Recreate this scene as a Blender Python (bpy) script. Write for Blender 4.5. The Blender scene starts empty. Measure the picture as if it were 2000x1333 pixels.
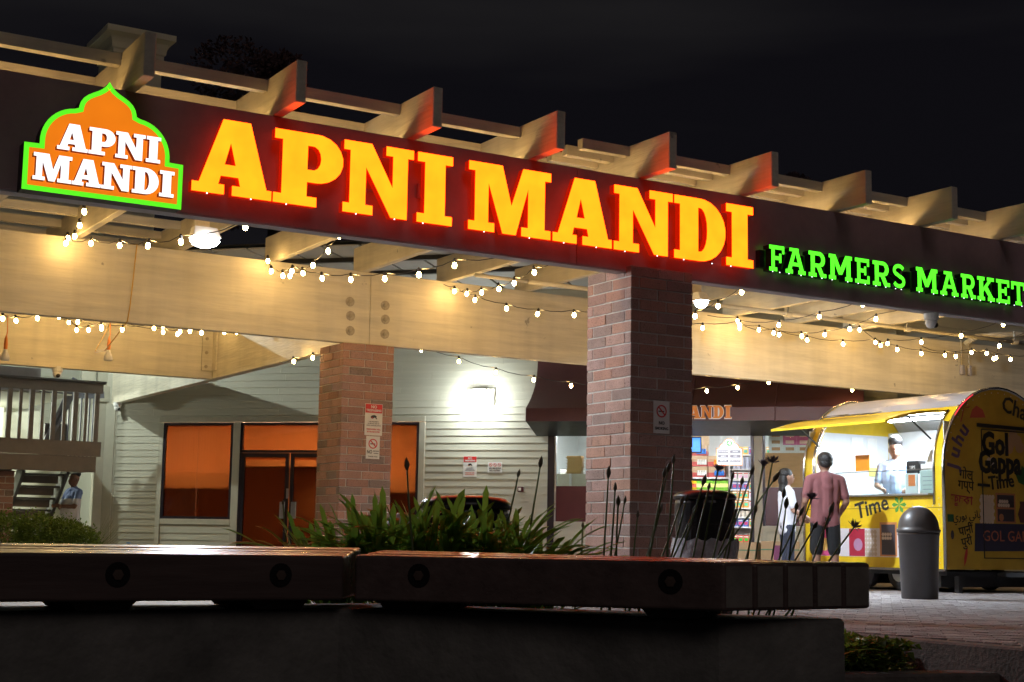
import bpy, bmesh, math, random
import numpy as np
from mathutils import Vector, Matrix
from mathutils.geometry import tessellate_polygon
R = math.radians
random.seed(7)
scn = bpy.context.scene
col = scn.collection

# ------------------------------------------------------------------ camera
cam_d = bpy.data.cameras.new('camera')
cam = bpy.data.objects.new('camera', cam_d)
col.objects.link(cam)
cam_d.sensor_width = 36.0
cam_d.lens = 36.0 * 2914.7 / 2000.0
cam_d.clip_start = 0.05
cam_d.clip_end = 600
yaw, pit, rol = R(31.0606), R(7.7237), R(0.9259)
fwd = Vector((math.sin(yaw)*math.cos(pit), math.cos(yaw)*math.cos(pit), math.sin(pit)))
rgt = Vector((math.cos(yaw), -math.sin(yaw), 0))
upv = rgt.cross(fwd)
r2 = rgt*math.cos(rol) + upv*math.sin(rol)
u2 = upv*math.cos(rol) - rgt*math.sin(rol)
m3 = Matrix((r2, u2, -fwd)).transposed()
cam.matrix_world = Matrix.Translation((0, 0, 0.54)) @ m3.to_4x4()
scn.camera = cam

# ------------------------------------------------------------------ world, night sky with faint cloud
world = bpy.data.worlds.new('World')
scn.world = world
world.use_nodes = True
nt = world.node_tree
nt.nodes.clear()
wo = nt.nodes.new('ShaderNodeOutputWorld')
bg = nt.nodes.new('ShaderNodeBackground')
tc = nt.nodes.new('ShaderNodeTexCoord')
mp = nt.nodes.new('ShaderNodeMapping')
mp.inputs['Scale'].default_value = (1.2, 1.2, 7.0)
nz = nt.nodes.new('ShaderNodeTexNoise')
nz.inputs['Scale'].default_value = 1.6
nz.inputs['Detail'].default_value = 4
cr = nt.nodes.new('ShaderNodeValToRGB')
cr.color_ramp.elements[0].position = 0.42
cr.color_ramp.elements[0].color = (0.0042, 0.0039, 0.0054, 1)
cr.color_ramp.elements[1].position = 0.8
cr.color_ramp.elements[1].color = (0.0125, 0.0118, 0.0125, 1)
nt.links.new(tc.outputs['Generated'], mp.inputs['Vector'])
nt.links.new(mp.outputs['Vector'], nz.inputs['Vector'])
nt.links.new(nz.outputs['Fac'], cr.inputs['Fac'])
nt.links.new(cr.outputs['Color'], bg.inputs['Color'])
bg.inputs['Strength'].default_value = 1.0
nt.links.new(bg.outputs[0], wo.inputs[0])

# dim night glow of the town behind the camera: the one sun
sd = bpy.data.lights.new('sun', 'SUN')
sd.energy = 0.115
sd.angle = R(25)
sd.color = (1.0, 0.86, 0.84)
sun = bpy.data.objects.new('sun', sd)
col.objects.link(sun)
sun.rotation_euler = Vector((0.25, 1.0, -0.75)).to_track_quat('-Z', 'Y').to_euler()

vs = scn.view_settings
vs.view_transform = 'Standard'
vs.look = 'None'
vs.exposure = 0
vs.gamma = 1
vs.use_curve_mapping = False
cy = scn.cycles
cy.use_denoising = True
cy.max_bounces = 7
cy.diffuse_bounces = 3
cy.glossy_bounces = 4
cy.transmission_bounces = 6
cy.transparent_max_bounces = 12
cy.sample_clamp_indirect = 4
cy.caustics_reflective = False
cy.caustics_refractive = False

# ------------------------------------------------------------------ helpers
WM = {}          # world matrix of each object built
def wm(o): return WM[o.name] if o is not None else Matrix()

def tag(o, label=None, cat=None, group=None, kind=None):
    if label: o['label'] = label
    if cat: o['category'] = cat
    if group: o['group'] = group
    if kind: o['kind'] = kind
    return o

def thing(name, label, cat, loc=(0, 0, 0), rz=0.0, group=None):
    o = bpy.data.objects.new(name, None)
    o.empty_display_size = 0.1
    col.objects.link(o)
    o.location = loc
    o.rotation_euler = (0, 0, rz)
    WM[o.name] = Matrix.Translation(loc) @ Matrix.Rotation(rz, 4, 'Z')
    return tag(o, label, cat, group)

def place(name, mesh, parent=None, M=Matrix(), mat=None):
    """link an object that uses mesh; M is relative to the parent"""
    o = bpy.data.objects.new(name, mesh)
    col.objects.link(o)
    o.parent = parent
    o.matrix_basis = M
    WM[o.name] = wm(parent) @ M
    return o

class MB:
    def __init__(s):
        s.v = []; s.f = []; s.m = []; s.cur = 0
    def add(s, vs, fs):
        b = len(s.v)
        s.v.extend([tuple(v) for v in vs])
        for f in fs:
            s.f.append(tuple(i + b for i in f)); s.m.append(s.cur)
        return s
    def box(s, x0, x1, y0, y1, z0, z1):
        vs = [(x0,y0,z0),(x1,y0,z0),(x1,y1,z0),(x0,y1,z0),(x0,y0,z1),(x1,y0,z1),(x1,y1,z1),(x0,y1,z1)]
        return s.add(vs, [(0,3,2,1),(4,5,6,7),(0,1,5,4),(1,2,6,5),(2,3,7,6),(3,0,4,7)])
    def hexa(s, vs):
        return s.add(vs, [(0,3,2,1),(4,5,6,7),(0,1,5,4),(1,2,6,5),(2,3,7,6),(3,0,4,7)])
    def bar(s, a, b, w, h, up=(0,0,1)):
        a = Vector(a); b = Vector(b); d = (b-a).normalized(); up = Vector(up)
        sx = d.cross(up)
        if sx.length < 1e-4: sx = d.cross(Vector((1,0,0)))
        sx.normalize(); uy = sx.cross(d)
        p = []
        for c in (a, b):
            for i, j in ((-1,-1),(1,-1),(1,1),(-1,1)):
                p.append(c + sx*(i*w/2) + uy*(j*h/2))
        return s.add(p, [(0,1,2,3),(7,6,5,4),(0,4,5,1),(1,5,6,2),(2,6,7,3),(3,7,4,0)])
    def tube(s, pts, r, n=6, cap=True):
        pts = [Vector(p) for p in pts]
        rr = r if isinstance(r, (list, tuple)) else [r]*len(pts)
        rings = []; prev = None
        for i, p in enumerate(pts):
            d = (pts[min(i+1, len(pts)-1)] - pts[max(i-1, 0)])
            d = d.normalized() if d.length > 1e-9 else Vector((0,0,1))
            if prev is None:
                ax = d.cross(Vector((0,0,1)))
                if ax.length < 1e-3: ax = d.cross(Vector((1,0,0)))
            else:
                ax = prev - d*prev.dot(d)
            ax.normalize(); prev = ax
            by = d.cross(ax)
            rings.append([p + ax*(rr[i]*math.cos(2*math.pi*k/n)) + by*(rr[i]*math.sin(2*math.pi*k/n)) for k in range(n)])
        vs = [v for g in rings for v in g]; fs = []
        for i in range(len(rings)-1):
            for k in range(n):
                a = i*n+k; b = i*n+(k+1) % n
                fs.append((a, b, b+n, a+n))
        if cap:
            fs.append(tuple(range(n-1, -1, -1))); fs.append(tuple((len(rings)-1)*n+k for k in range(n)))
        return s.add(vs, fs)
    def lathe(s, prof, c=(0,0,0), n=20):
        vs = []; fs = []; c = Vector(c)
        for r, z in prof:
            for k in range(n):
                a = 2*math.pi*k/n
                vs.append((c.x + r*math.cos(a), c.y + r*math.sin(a), c.z + z))
        for i in range(len(prof)-1):
            for k in range(n):
                a = i*n+k; b = i*n+(k+1) % n
                fs.append((a, b, b+n, a+n))
        fs.append(tuple(range(n-1, -1, -1))); fs.append(tuple((len(prof)-1)*n+k for k in range(n)))
        return s.add(vs, fs)
    def ball(s, c, r, n=8, m=6):
        rx, ry, rz = r if isinstance(r, (tuple, list)) else (r, r, r)
        vs = [(c[0], c[1], c[2]-rz)]
        for i in range(1, m):
            t = -math.pi/2 + math.pi*i/m
            for k in range(n):
                a = 2*math.pi*k/n
                vs.append((c[0]+rx*math.cos(t)*math.cos(a), c[1]+ry*math.cos(t)*math.sin(a), c[2]+rz*math.sin(t)))
        vs.append((c[0], c[1], c[2]+rz))
        fs = []
        for k in range(n): fs.append((0, 1+(k+1) % n, 1+k))
        for i in range(m-2):
            for k in range(n):
                a = 1+i*n+k; b = 1+i*n+(k+1) % n
                fs.append((a, b, b+n, a+n))
        L = len(vs)-1
        for k in range(n): fs.append((L, 1+(m-2)*n+k, 1+(m-2)*n+(k+1) % n))
        return s.add(vs, fs)
    def prism(s, loops, O, U, V, N, d, front=True, back=True, sides=True, sidemat=None):
        """loops: outer polygon (ccw) then holes, in (u,v); front face at O, extruded along -N by d"""
        O = Vector(O); U = Vector(U); V = Vector(V); N = Vector(N)
        pl = [[Vector((p[0], p[1], 0)) for p in L] for L in loops]
        tri = tessellate_polygon(pl)
        flat = [p for L in pl for p in L]
        c0 = s.cur
        fr = [O + U*p.x + V*p.y for p in flat]; bk = [p - N*d for p in fr]
        if front:
            o = []
            for t in tri:
                a, b, c = (flat[i] for i in t)
                o.append(t if (b-a).cross(c-a).z > 0 else (t[0], t[2], t[1]))
            s.add(fr, o)
        if back: 
            o = []
            for t in tri:
                a, b, c = (flat[i] for i in t)
                o.append((t[0], t[2], t[1]) if (b-a).cross(c-a).z > 0 else t)
            s.add(bk, o)
        if sides:
            if sidemat is not None: s.cur = sidemat
            b = 0
            for li, L in enumerate(pl):
                n = len(L)
                ar = sum(L[i].x*L[(i+1) % n].y - L[(i+1) % n].x*L[i].y for i in range(n))
                pf = [O + U*p.x + V*p.y for p in L]; pb = [p - N*d for p in pf]
                fs = []
                for i in range(n):
                    j = (i+1) % n
                    q = (i, i+n, j+n, j)
                    fs.append(q if ((ar > 0) == (li == 0)) else q[::-1])
                s.add(pf+pb, fs)
            s.cur = c0
        return s
    def mesh(s, name, mats, smooth=False):
        me = bpy.data.meshes.new(name)
        me.from_pydata(s.v, [], s.f)
        for m in (mats if isinstance(mats, (list, tuple)) else [mats]): me.materials.append(m)
        if any(s.m): me.polygons.foreach_set('material_index', s.m)
        if smooth: me.polygons.foreach_set('use_smooth', [True]*len(me.polygons))
        me.update()
        return me
    def obj(s, name, mats, parent=None, smooth=False, bevel=0, local=False, seg=1):
        """vertices are world coordinates unless local"""
        if parent is not None and not local:
            inv = wm(parent).inverted()
            s.v = [tuple(inv @ Vector(v)) for v in s.v]
        o = place(name, s.mesh(name, mats, smooth), parent)
        if bevel:
            bv = o.modifiers.new('bevel', 'BEVEL'); bv.width = bevel; bv.segments = seg; bv.limit_method = 'ANGLE'
        return o

# ------------------------------------------------------------------ materials
def pm(name, c, rough=0.6, metal=0.0, var=0.15, vscale=6.0, bump=0.0, bscale=40.0, spec=0.5, stretch=None, rnd=0.0, coat=0.0):
    m = bpy.data.materials.new(name); m.use_nodes = True
    t = m.node_tree; b = t.nodes['Principled BSDF']
    b.inputs['Roughness'].default_value = rough
    b.inputs['Metallic'].default_value = metal
    b.inputs['Specular IOR Level'].default_value = spec
    if coat: b.inputs['Coat Weight'].default_value = coat; b.inputs['Coat Roughness'].default_value = 0.14
    tc = t.nodes.new('ShaderNodeTexCoord'); vec = tc.outputs['Object']
    if stretch:
        mp = t.nodes.new('ShaderNodeMapping'); mp.inputs['Scale'].default_value = stretch
        t.links.new(vec, mp.inputs['Vector']); vec = mp.outputs['Vector']
    nz = t.nodes.new('ShaderNodeTexNoise'); nz.inputs['Scale'].default_value = vscale
    nz.inputs['Detail'].default_value = 6; nz.inputs['Roughness'].default_value = 0.65
    t.links.new(vec, nz.inputs['Vector'])
    mx = t.nodes.new('ShaderNodeMix'); mx.data_type = 'RGBA'
    lo = [x*(1-var) for x in c]; hi = [min(1, x*(1+var)) for x in c]
    mx.inputs['A'].default_value = (*lo, 1); mx.inputs['B'].default_value = (*hi, 1)
    rp = t.nodes.new('ShaderNodeMapRange'); rp.inputs['From Min'].default_value = 0.3; rp.inputs['From Max'].default_value = 0.7
    t.links.new(nz.outputs['Fac'], rp.inputs['Value'])
    t.links.new(rp.outputs['Result'], mx.inputs['Factor'])
    out = mx.outputs['Result']
    if rnd:
        oi = t.nodes.new('ShaderNodeObjectInfo'); hs = t.nodes.new('ShaderNodeHueSaturation')
        r2 = t.nodes.new('ShaderNodeMapRange'); r2.inputs['To Min'].default_value = 1-rnd; r2.inputs['To Max'].default_value = 1+rnd
        t.links.new(oi.outputs['Random'], r2.inputs['Value']); t.links.new(r2.outputs['Result'], hs.inputs['Value'])
        t.links.new(out, hs.inputs['Color']); out = hs.outputs['Color']
    t.links.new(out, b.inputs['Base Color'])
    rr = t.nodes.new('ShaderNodeMapRange'); rr.inputs['To Min'].default_value = max(0, rough-0.12); rr.inputs['To Max'].default_value = min(1, rough+0.12)
    t.links.new(nz.outputs['Fac'], rr.inputs['Value']); t.links.new(rr.outputs['Result'], b.inputs['Roughness'])
    if bump:
        n2 = t.nodes.new('ShaderNodeTexNoise'); n2.inputs['Scale'].default_value = bscale; n2.inputs['Detail'].default_value = 5
        t.links.new(vec, n2.inputs['Vector'])
        bp = t.nodes.new('ShaderNodeBump'); bp.inputs['Strength'].default_value = bump; bp.inputs['Distance'].default_value = 0.02
        t.links.new(n2.outputs['Fac'], bp.inputs['Height']); t.links.new(bp.outputs['Normal'], b.inputs['Normal'])
    return m

def em(name, c, s, sample=True, mottle=0.0):
    m = bpy.data.materials.new(name); m.use_nodes = True
    t = m.node_tree; b = t.nodes['Principled BSDF']
    b.inputs['Base Color'].default_value = (*[x*0.6 for x in c], 1)
    b.inputs['Emission Color'].default_value = (*c, 1)
    b.inputs['Emission Strength'].default_value = s
    b.inputs['Roughness'].default_value = 0.4
    if mottle:
        tc = t.nodes.new('ShaderNodeTexCoord'); nz = t.nodes.new('ShaderNodeTexNoise'); nz.inputs['Scale'].default_value = 5
        r = t.nodes.new('ShaderNodeMapRange'); r.inputs['To Min'].default_value = s*(1-mottle); r.inputs['To Max'].default_value = s*(1+mottle)
        t.links.new(tc.outputs['Object'], nz.inputs['Vector']); t.links.new(nz.outputs['Fac'], r.inputs['Value']); t.links.new(r.outputs['Result'], b.inputs['Emission Strength'])
    m.cycles.emission_sampling = 'AUTO' if sample else 'NONE'
    return m

def wood_paint(name, c, rough=0.55, axis='X', var=0.1, knots=True):
    st = {'X': (0.6, 6, 6), 'Y': (6, 0.6, 6), 'Z': (6, 6, 0.6)}[axis]
    m = pm(name, c, rough, var=var+.05, vscale=1.6, bump=0.3, bscale=5.0, stretch=st)
    t = m.node_tree; b = t.nodes['Principled BSDF']; src = b.inputs['Base Color'].links[0].from_socket
    geo = t.nodes.new('ShaderNodeNewGeometry')
    def spots(scale, lo, hi, dark, stretch_):
        mp = t.nodes.new('ShaderNodeMapping'); mp.inputs['Scale'].default_value = stretch_
        n = t.nodes.new('ShaderNodeTexNoise'); n.inputs['Scale'].default_value = scale; n.inputs['Detail'].default_value = 3
        r = t.nodes.new('ShaderNodeMapRange'); r.inputs['From Min'].default_value = lo; r.inputs['From Max'].default_value = hi; r.inputs['To Min'].default_value = 1.0; r.inputs['To Max'].default_value = dark
        t.links.new(geo.outputs['Position'], mp.inputs['Vector']); t.links.new(mp.outputs['Vector'], n.inputs['Vector']); t.links.new(n.outputs['Fac'], r.inputs['Value'])
        return r.outputs['Result']
    a = spots(7, .72, .77, .55, (1, 1, 1)); s2 = spots(1.2, .45, .85, .80, (3, 3, .35)); s3 = spots(3, .64, .72, .90, (.12, .12, 5) if axis != 'Z' else (5, 5, .12))
    m1 = t.nodes.new('ShaderNodeMath'); m1.operation = 'MULTIPLY'; t.links.new(a, m1.inputs[0]); t.links.new(s2, m1.inputs[1])
    m2 = t.nodes.new('ShaderNodeMath'); m2.operation = 'MULTIPLY'; t.links.new(m1.outputs[0], m2.inputs[0]); t.links.new(s3, m2.inputs[1])
    hs = t.nodes.new('ShaderNodeHueSaturation'); t.links.new(src, hs.inputs['Color']); t.links.new(m2.outputs[0], hs.inputs['Value']); t.links.new(hs.outputs['Color'], b.inputs['Base Color'])
    return m

def glass(name, tint=(0.9, 0.95, 0.95), refl=0.08):
    m = bpy.data.materials.new(name); m.use_nodes = True
    t = m.node_tree; t.nodes.clear()
    o = t.nodes.new('ShaderNodeOutputMaterial'); mx = t.nodes.new('ShaderNodeMixShader')
    tr = t.nodes.new('ShaderNodeBsdfTransparent'); gl = t.nodes.new('ShaderNodeBsdfGlossy')
    tr.inputs['Color'].default_value = (*tint, 1); gl.inputs['Roughness'].default_value = 0.03
    fr = t.nodes.new('ShaderNodeLayerWeight'); fr.inputs['Blend'].default_value = 0.5
    pw = t.nodes.new('ShaderNodeMath'); pw.operation = 'POWER'; pw.inputs[1].default_value = 4.0
    ad = t.nodes.new('ShaderNodeMath'); ad.operation = 'MULTIPLY_ADD'; ad.inputs[1].default_value = 0.6; ad.inputs[2].default_value = 0.035
    t.links.new(fr.outputs['Facing'], pw.inputs[0]); t.links.new(pw.outputs[0], ad.inputs[0])
    t.links.new(ad.outputs[0], mx.inputs[0]); t.links.new(tr.outputs[0], mx.inputs[1]); t.links.new(gl.outputs[0], mx.inputs[2])
    t.links.new(mx.outputs[0], o.inputs[0])
    return m

def brick_mat(name, cols):
    m = pm(name, (0.3, 0.15, 0.1), 0.88, var=0.12, vscale=35, bump=0.5, bscale=90)
    t = m.node_tree; b = t.nodes['Principled BSDF']
    oi = t.nodes.new('ShaderNodeObjectInfo'); cr = t.nodes.new('ShaderNodeValToRGB'); cr.color_ramp.interpolation = 'CONSTANT'
    e = cr.color_ramp.elements
    for i, c in enumerate(cols):
        if i < 2: el = e[i]
        else: el = e.new(i/len(cols))
        el.position = i/len(cols); el.color = (*c, 1)
    t.links.new(oi.outputs['Random'], cr.inputs['Fac'])
    tcn = [n for n in t.nodes if n.type == 'TEX_COORD'][0]
    sp = t.nodes.new('ShaderNodeTexNoise'); sp.inputs['Scale'].default_value = 120; sp.inputs['Detail'].default_value = 2
    geo = t.nodes.new('ShaderNodeNewGeometry')
    t.links.new(geo.outputs['Position'], sp.inputs['Vector'])
    s2 = t.nodes.new('ShaderNodeValToRGB'); s2.color_ramp.elements[0].position = 0.33; s2.color_ramp.elements[0].color = (0.35, 0.3, 0.3, 1); s2.color_ramp.elements[1].position = 0.43; s2.color_ramp.elements[1].color = (1, 1, 1, 1)
    t.links.new(sp.outputs['Fac'], s2.inputs['Fac'])
    lg = t.nodes.new('ShaderNodeTexNoise'); lg.inputs['Scale'].default_value = 7; t.links.new(geo.outputs['Position'], lg.inputs['Vector'])
    l2 = t.nodes.new('ShaderNodeMapRange'); l2.inputs['To Min'].default_value = 0.75; l2.inputs['To Max'].default_value = 1.25; t.links.new(lg.outputs['Fac'], l2.inputs['Value'])
    mu = t.nodes.new('ShaderNodeMix'); mu.data_type = 'RGBA'; mu.blend_type = 'MULTIPLY'; mu.inputs['Factor'].default_value = 1
    t.links.new(cr.outputs['Color'], mu.inputs['A']); t.links.new(s2.outputs['Color'], mu.inputs['B'])
    hv = t.nodes.new('ShaderNodeHueSaturation'); t.links.new(l2.outputs['Result'], hv.inputs['Value']); t.links.new(mu.outputs['Result'], hv.inputs['Color'])
    t.links.new(hv.outputs['Color'], b.inputs['Base Color'])
    return m

M = {}
M['cream_x'] = wood_paint('cream_paint_x', (0.72, 0.665, 0.52), axis='X')
M['cream_y'] = wood_paint('cream_paint_y', (0.72, 0.665, 0.52), axis='Y')
M['fascia'] = pm('fascia_brown', (0.42, 0.275, 0.285), 0.55, var=0.22, vscale=1.6, bump=0.10, bscale=18)
M['trim_grey'] = pm('trim_grey', (0.42, 0.40, 0.42), 0.6, var=0.08)
M['brick'] = brick_mat('brick', [(0.38,0.215,0.16),(0.43,0.255,0.20),(0.34,0.185,0.14),(0.41,0.245,0.20),(0.26,0.19,0.16),(0.44,0.245,0.175),(0.36,0.225,0.19),(0.41,0.225,0.165)])
M['brick_pale'] = brick_mat('brick_pale', [(0.43,0.27,0.22),(0.47,0.30,0.25),(0.38,0.23,0.19),(0.45,0.29,0.25),(0.34,0.24,0.21),(0.48,0.28,0.21),(0.41,0.27,0.24),(0.45,0.25,0.19)])
M['mortar'] = pm('mortar', (0.58, 0.55, 0.51), 0.95, var=0.2, vscale=20, bump=0.4, bscale=120)
M['siding'] = pm('siding_sage', (0.50, 0.49, 0.40), 0.7, var=0.06, vscale=3, bump=0.12, bscale=10, stretch=(1, 8, 8), rnd=0.05)
M['siding_trim'] = pm('siding_trim', (0.47, 0.45, 0.36), 0.7, var=0.06, bump=0.15, bscale=14)
M['cream_wall'] = pm('cream_wall', (0.72, 0.72, 0.58), 0.75, var=0.04, vscale=2)
M['grey_soffit'] = pm('grey_soffit', (0.42, 0.42, 0.40), 0.8, var=0.1, vscale=2)
M['black'] = pm('black_paint', (0.02, 0.02, 0.022), 0.45, var=0.2)
M['black_gloss'] = pm('black_plastic', (0.018, 0.018, 0.02), 0.32, var=0.2, bump=0.05, bscale=60)
M['dark_frame'] = pm('bronze_frame', (0.028, 0.022, 0.03), 0.35, metal=0.4, var=0.1)
M['maroon'] = pm('maroon_panel', (0.085, 0.014, 0.022), 0.35, var=0.15, vscale=2)
M['awning'] = pm('awning_maroon', (0.10, 0.032, 0.035), 0.5, var=0.18, vscale=3, bump=0.1, bscale=30)
M['film'] = pm('bronze_film_glass', (0.62, 0.24, 0.085), 0.13, metal=0.9, var=0.03, vscale=1)
M['deck'] = pm('deck_brown_paint', (0.20, 0.165, 0.14), 0.6, var=0.1, bump=0.1, bscale=20)
M['deck_dark'] = pm('deck_dark_paint', (0.12, 0.115, 0.11), 0.5, var=0.1)
M['white'] = pm('white_paint', (0.78, 0.78, 0.76), 0.5, var=0.04)
M['white_print'] = pm('white_print', (0.82, 0.82, 0.80), 0.4, var=0.02)
M['red_print'] = pm('red_print', (0.62, 0.03, 0.03), 0.4, var=0.03)
M['black_print'] = pm('black_print', (0.02, 0.02, 0.02), 0.45, var=0.02)
M['grey_print'] = pm('grey_print', (0.16, 0.15, 0.18), 0.45, var=0.02)
M['steel'] = pm('chrome_trim', (0.75, 0.75, 0.76), 0.2, metal=1.0, var=0.05, bump=0.05)
M['galv'] = pm('brushed_steel', (0.55, 0.56, 0.58), 0.35, metal=0.9, var=0.08)
M['soil'] = pm('soil', (0.045, 0.032, 0.022), 0.95, var=0.4, vscale=15, bump=0.8, bscale=30)
M['concrete'] = pm('dark_concrete', (0.24, 0.23, 0.205), 0.9, var=0.45, vscale=3.0, bump=0.4, bscale=26)
M['bolt_paint'] = pm('bolt_paint', (0.40, 0.35, 0.26), 0.6, var=0.3, vscale=20)
M['kerb'] = pm('kerb_concrete', (0.20, 0.17, 0.15), 0.9, var=0.3, vscale=6, bump=0.5, bscale=50)
M['asphalt'] = pm('asphalt', (0.045, 0.045, 0.047), 0.9, var=0.25, vscale=40, bump=0.5, bscale=120)
M['paver'] = pm('paver', (0.37, 0.335, 0.335), 0.72, var=0.3, vscale=9, bump=0.5, bscale=70, rnd=0.18)
M['paver_sand'] = pm('paver_joint_sand', (0.07, 0.06, 0.055), 0.95, var=0.3, vscale=30)
M['slab'] = pm('concrete_slab', (0.30, 0.28, 0.26), 0.85, var=0.2, vscale=2, bump=0.2, bscale=40)
M['bench'] = pm('bench_timber', (0.165, 0.115, 0.10), 0.30, var=0.25, vscale=3, bump=0.2, bscale=8, stretch=(0.5, 5, 5), rnd=0.12, coat=0.45)
M['bench_end'] = pm('bench_end_grain', (0.30, 0.265, 0.225), 0.8, var=0.25, vscale=5, bump=0.3, bscale=25)
M['leaf'] = pm('strap_leaf', (0.11, 0.22, 0.04), 0.33, var=0.4, vscale=5, rnd=0.45)
def translucent(m, c, f):
    t = m.node_tree; b = t.nodes['Principled BSDF']; o = [n for n in t.nodes if n.type == 'OUTPUT_MATERIAL'][0]
    tr = t.nodes.new('ShaderNodeBsdfTranslucent'); tr.inputs['Color'].default_value = (*c, 1); mx = t.nodes.new('ShaderNodeMixShader'); mx.inputs[0].default_value = f
    t.links.new(b.outputs[0], mx.inputs[1]); t.links.new(tr.outputs[0], mx.inputs[2]); t.links.new(mx.outputs[0], o.inputs['Surface'])
translucent(M['leaf'], (0.28, 0.50, 0.06), 0.45)
M['stalk'] = pm('stalk_green', (0.13, 0.18, 0.06), 0.5, var=0.2)
M['bud'] = pm('bud_brown', (0.15, 0.12, 0.075), 0.6, var=0.3)
M['umbel'] = pm('umbel_violet', (0.11, 0.085, 0.13), 0.6, var=0.3)
M['shrub'] = pm('shrub_leaf', (0.15, 0.25, 0.05), 0.45, var=0.5, vscale=9)
M['ivy'] = pm('ivy_leaf', (0.10, 0.15, 0.03), 0.35, var=0.6, vscale=14)
translucent(M['ivy'], (0.2, 0.28, 0.03), 0.35); translucent(M['shrub'], (0.2, 0.3, 0.04), 0.3)
M['bark'] = pm('bark', (0.06, 0.045, 0.035), 0.9, var=0.3, bump=0.5)
M['tree_leaf'] = pm('tree_leaf', (0.13, 0.075, 0.075), 0.9, var=0.4)
M['orange_cord'] = pm('orange_cord', (0.75, 0.22, 0.03), 0.5, var=0.05)
M['frost'] = pm('frosted_bulb_glass', (0.85, 0.83, 0.78), 0.3, var=0.03)
M['yellow'] = pm('truck_yellow', (0.80, 0.54, 0.02), 0.32, var=0.11, vscale=3.5, coat=0.3, bump=0.03, bscale=4)
M['silver_roof'] = pm('truck_roof_silver', (0.40, 0.40, 0.45), 0.32, metal=0.0, var=0.06, vscale=3)
M['cardboard'] = pm('cardboard', (0.50, 0.36, 0.22), 0.85, var=0.08, vscale=4)
M['plywood'] = pm('plywood', (0.42, 0.29, 0.14), 0.75, var=0.12, vscale=3, stretch=(1, 1, 6))
M['bagfilm'] = pm('clear_bag_film', (0.5, 0.52, 0.56), 0.25, var=0.3, vscale=10, bump=0.8, bscale=18)
M['can_brown'] = pm('trash_can_brown', (0.045, 0.040, 0.041), 0.40, var=0.15, vscale=4, bump=0.04, bscale=60)
M['clear'] = glass('clear_glass')
M['tint'] = glass('bronze_tint_glass', (0.50, 0.41, 0.35))
M['shop_dark'] = pm('dim_room', (0.04, 0.022, 0.016), 0.9)
def paper(name, c):
    m = bpy.data.materials.new(name); m.use_nodes = True
    t = m.node_tree; t.nodes.clear()
    o = t.nodes.new('ShaderNodeOutputMaterial'); mx = t.nodes.new('ShaderNodeMixShader'); mx.inputs[0].default_value = 0.78
    d = t.nodes.new('ShaderNodeBsdfDiffuse'); r = t.nodes.new('ShaderNodeBsdfTranslucent')
    nz = t.nodes.new('ShaderNodeTexNoise'); nz.inputs['Scale'].default_value = 3; nz.inputs['Detail'].default_value = 5
    tc = t.nodes.new('ShaderNodeTexCoord'); mp = t.nodes.new('ShaderNodeMapping'); mp.inputs['Scale'].default_value = (3, 1, .4)
    cr = t.nodes.new('ShaderNodeValToRGB'); cr.color_ramp.elements[0].color = (*[x*.8 for x in c], 1); cr.color_ramp.elements[1].color = (*c, 1)
    t.links.new(tc.outputs['Object'], mp.inputs['Vector']); t.links.new(mp.outputs['Vector'], nz.inputs['Vector']); t.links.new(nz.outputs['Fac'], cr.inputs['Fac'])
    t.links.new(cr.outputs['Color'], r.inputs['Color']); d.inputs['Color'].default_value = (c[0]*.35, c[1]*.35, c[2]*.4, 1)
    t.links.new(d.outputs[0], mx.inputs[1]); t.links.new(r.outputs[0], mx.inputs[2]); t.links.new(mx.outputs[0], o.inputs[0])
    return m
M['kraft'] = paper('kraft_paper', (0.85, 0.55, 0.31))
# emitters
M['sign_yellow'] = em('sign_face_yellow', (1.0, 0.066, 0.0018), 9.0, mottle=0.22)
M['sign_red'] = em('sign_return_red', (1.0, 0.02, 0.0), 0.32)
M['sign_green'] = em('sign_face_green', (0.085, 1.0, 0.022), 1.8)
M['logo_green'] = em('logo_green', (0.12, 0.95, 0.02), 1.0)
M['logo_orange'] = em('logo_orange', (1.0, 0.24, 0.008), 0.85, mottle=0.15)
M['logo_white'] = em('logo_white', (1.0, 0.97, 1.0), 1.5)
M['logo_red'] = pm('logo_return_red', (0.45, 0.06, 0.03), 0.4)
M['bulb'] = em('warm_bulb', (1.0, 0.61, 0.205), 160)
M['flood'] = em('white_flood_lens', (0.93, 0.96, 1.0), 60)
M['tube'] = em('white_tube', (0.93, 0.97, 1.0), 85)
M['led'] = em('led_dot', (0.9, 0.95, 1.0), 3.0, sample=False)

def colmat(c, rough=0.45, cache={}):
    k = (tuple(round(x, 3) for x in c), rough)
    if k not in cache: cache[k] = pm('print_%02d' % len(cache), c, rough, var=0.06)
    return cache[k]

def frame(O, U, V):
    """4x4 matrix: local x -> U, y -> V, z -> UxV at O"""
    U = Vector(U).normalized(); V = Vector(V).normalized(); W = U.cross(V)
    m = Matrix((U, V, W)).transposed().to_4x4(); m.translation = Vector(O)
    return m

def text(body, size, mat, parent, O, U=(1,0,0), V=(0,0,1), align='CENTER', bold=0.0, name='lettering', sx=1.0, thick=0.0015, spacing=1.0):
    c = bpy.data.curves.new('txt', 'FONT'); c.body = body; c.size = size; c.align_x = align; c.align_y = 'CENTER'
    c.offset = bold*size; c.extrude = thick; c.resolution_u = 2; c.space_character = spacing
    o = bpy.data.objects.new('txt', c)
    me = bpy.data.meshes.new_from_object(o)
    bpy.data.objects.remove(o); bpy.data.curves.remove(c)
    me.materials.clear(); me.materials.append(mat)
    mt = frame(O, U, V) @ Matrix.Diagonal((sx, 1, 1, 1))
    return place(name, me, parent, wm(parent).inverted() @ mt)

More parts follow.
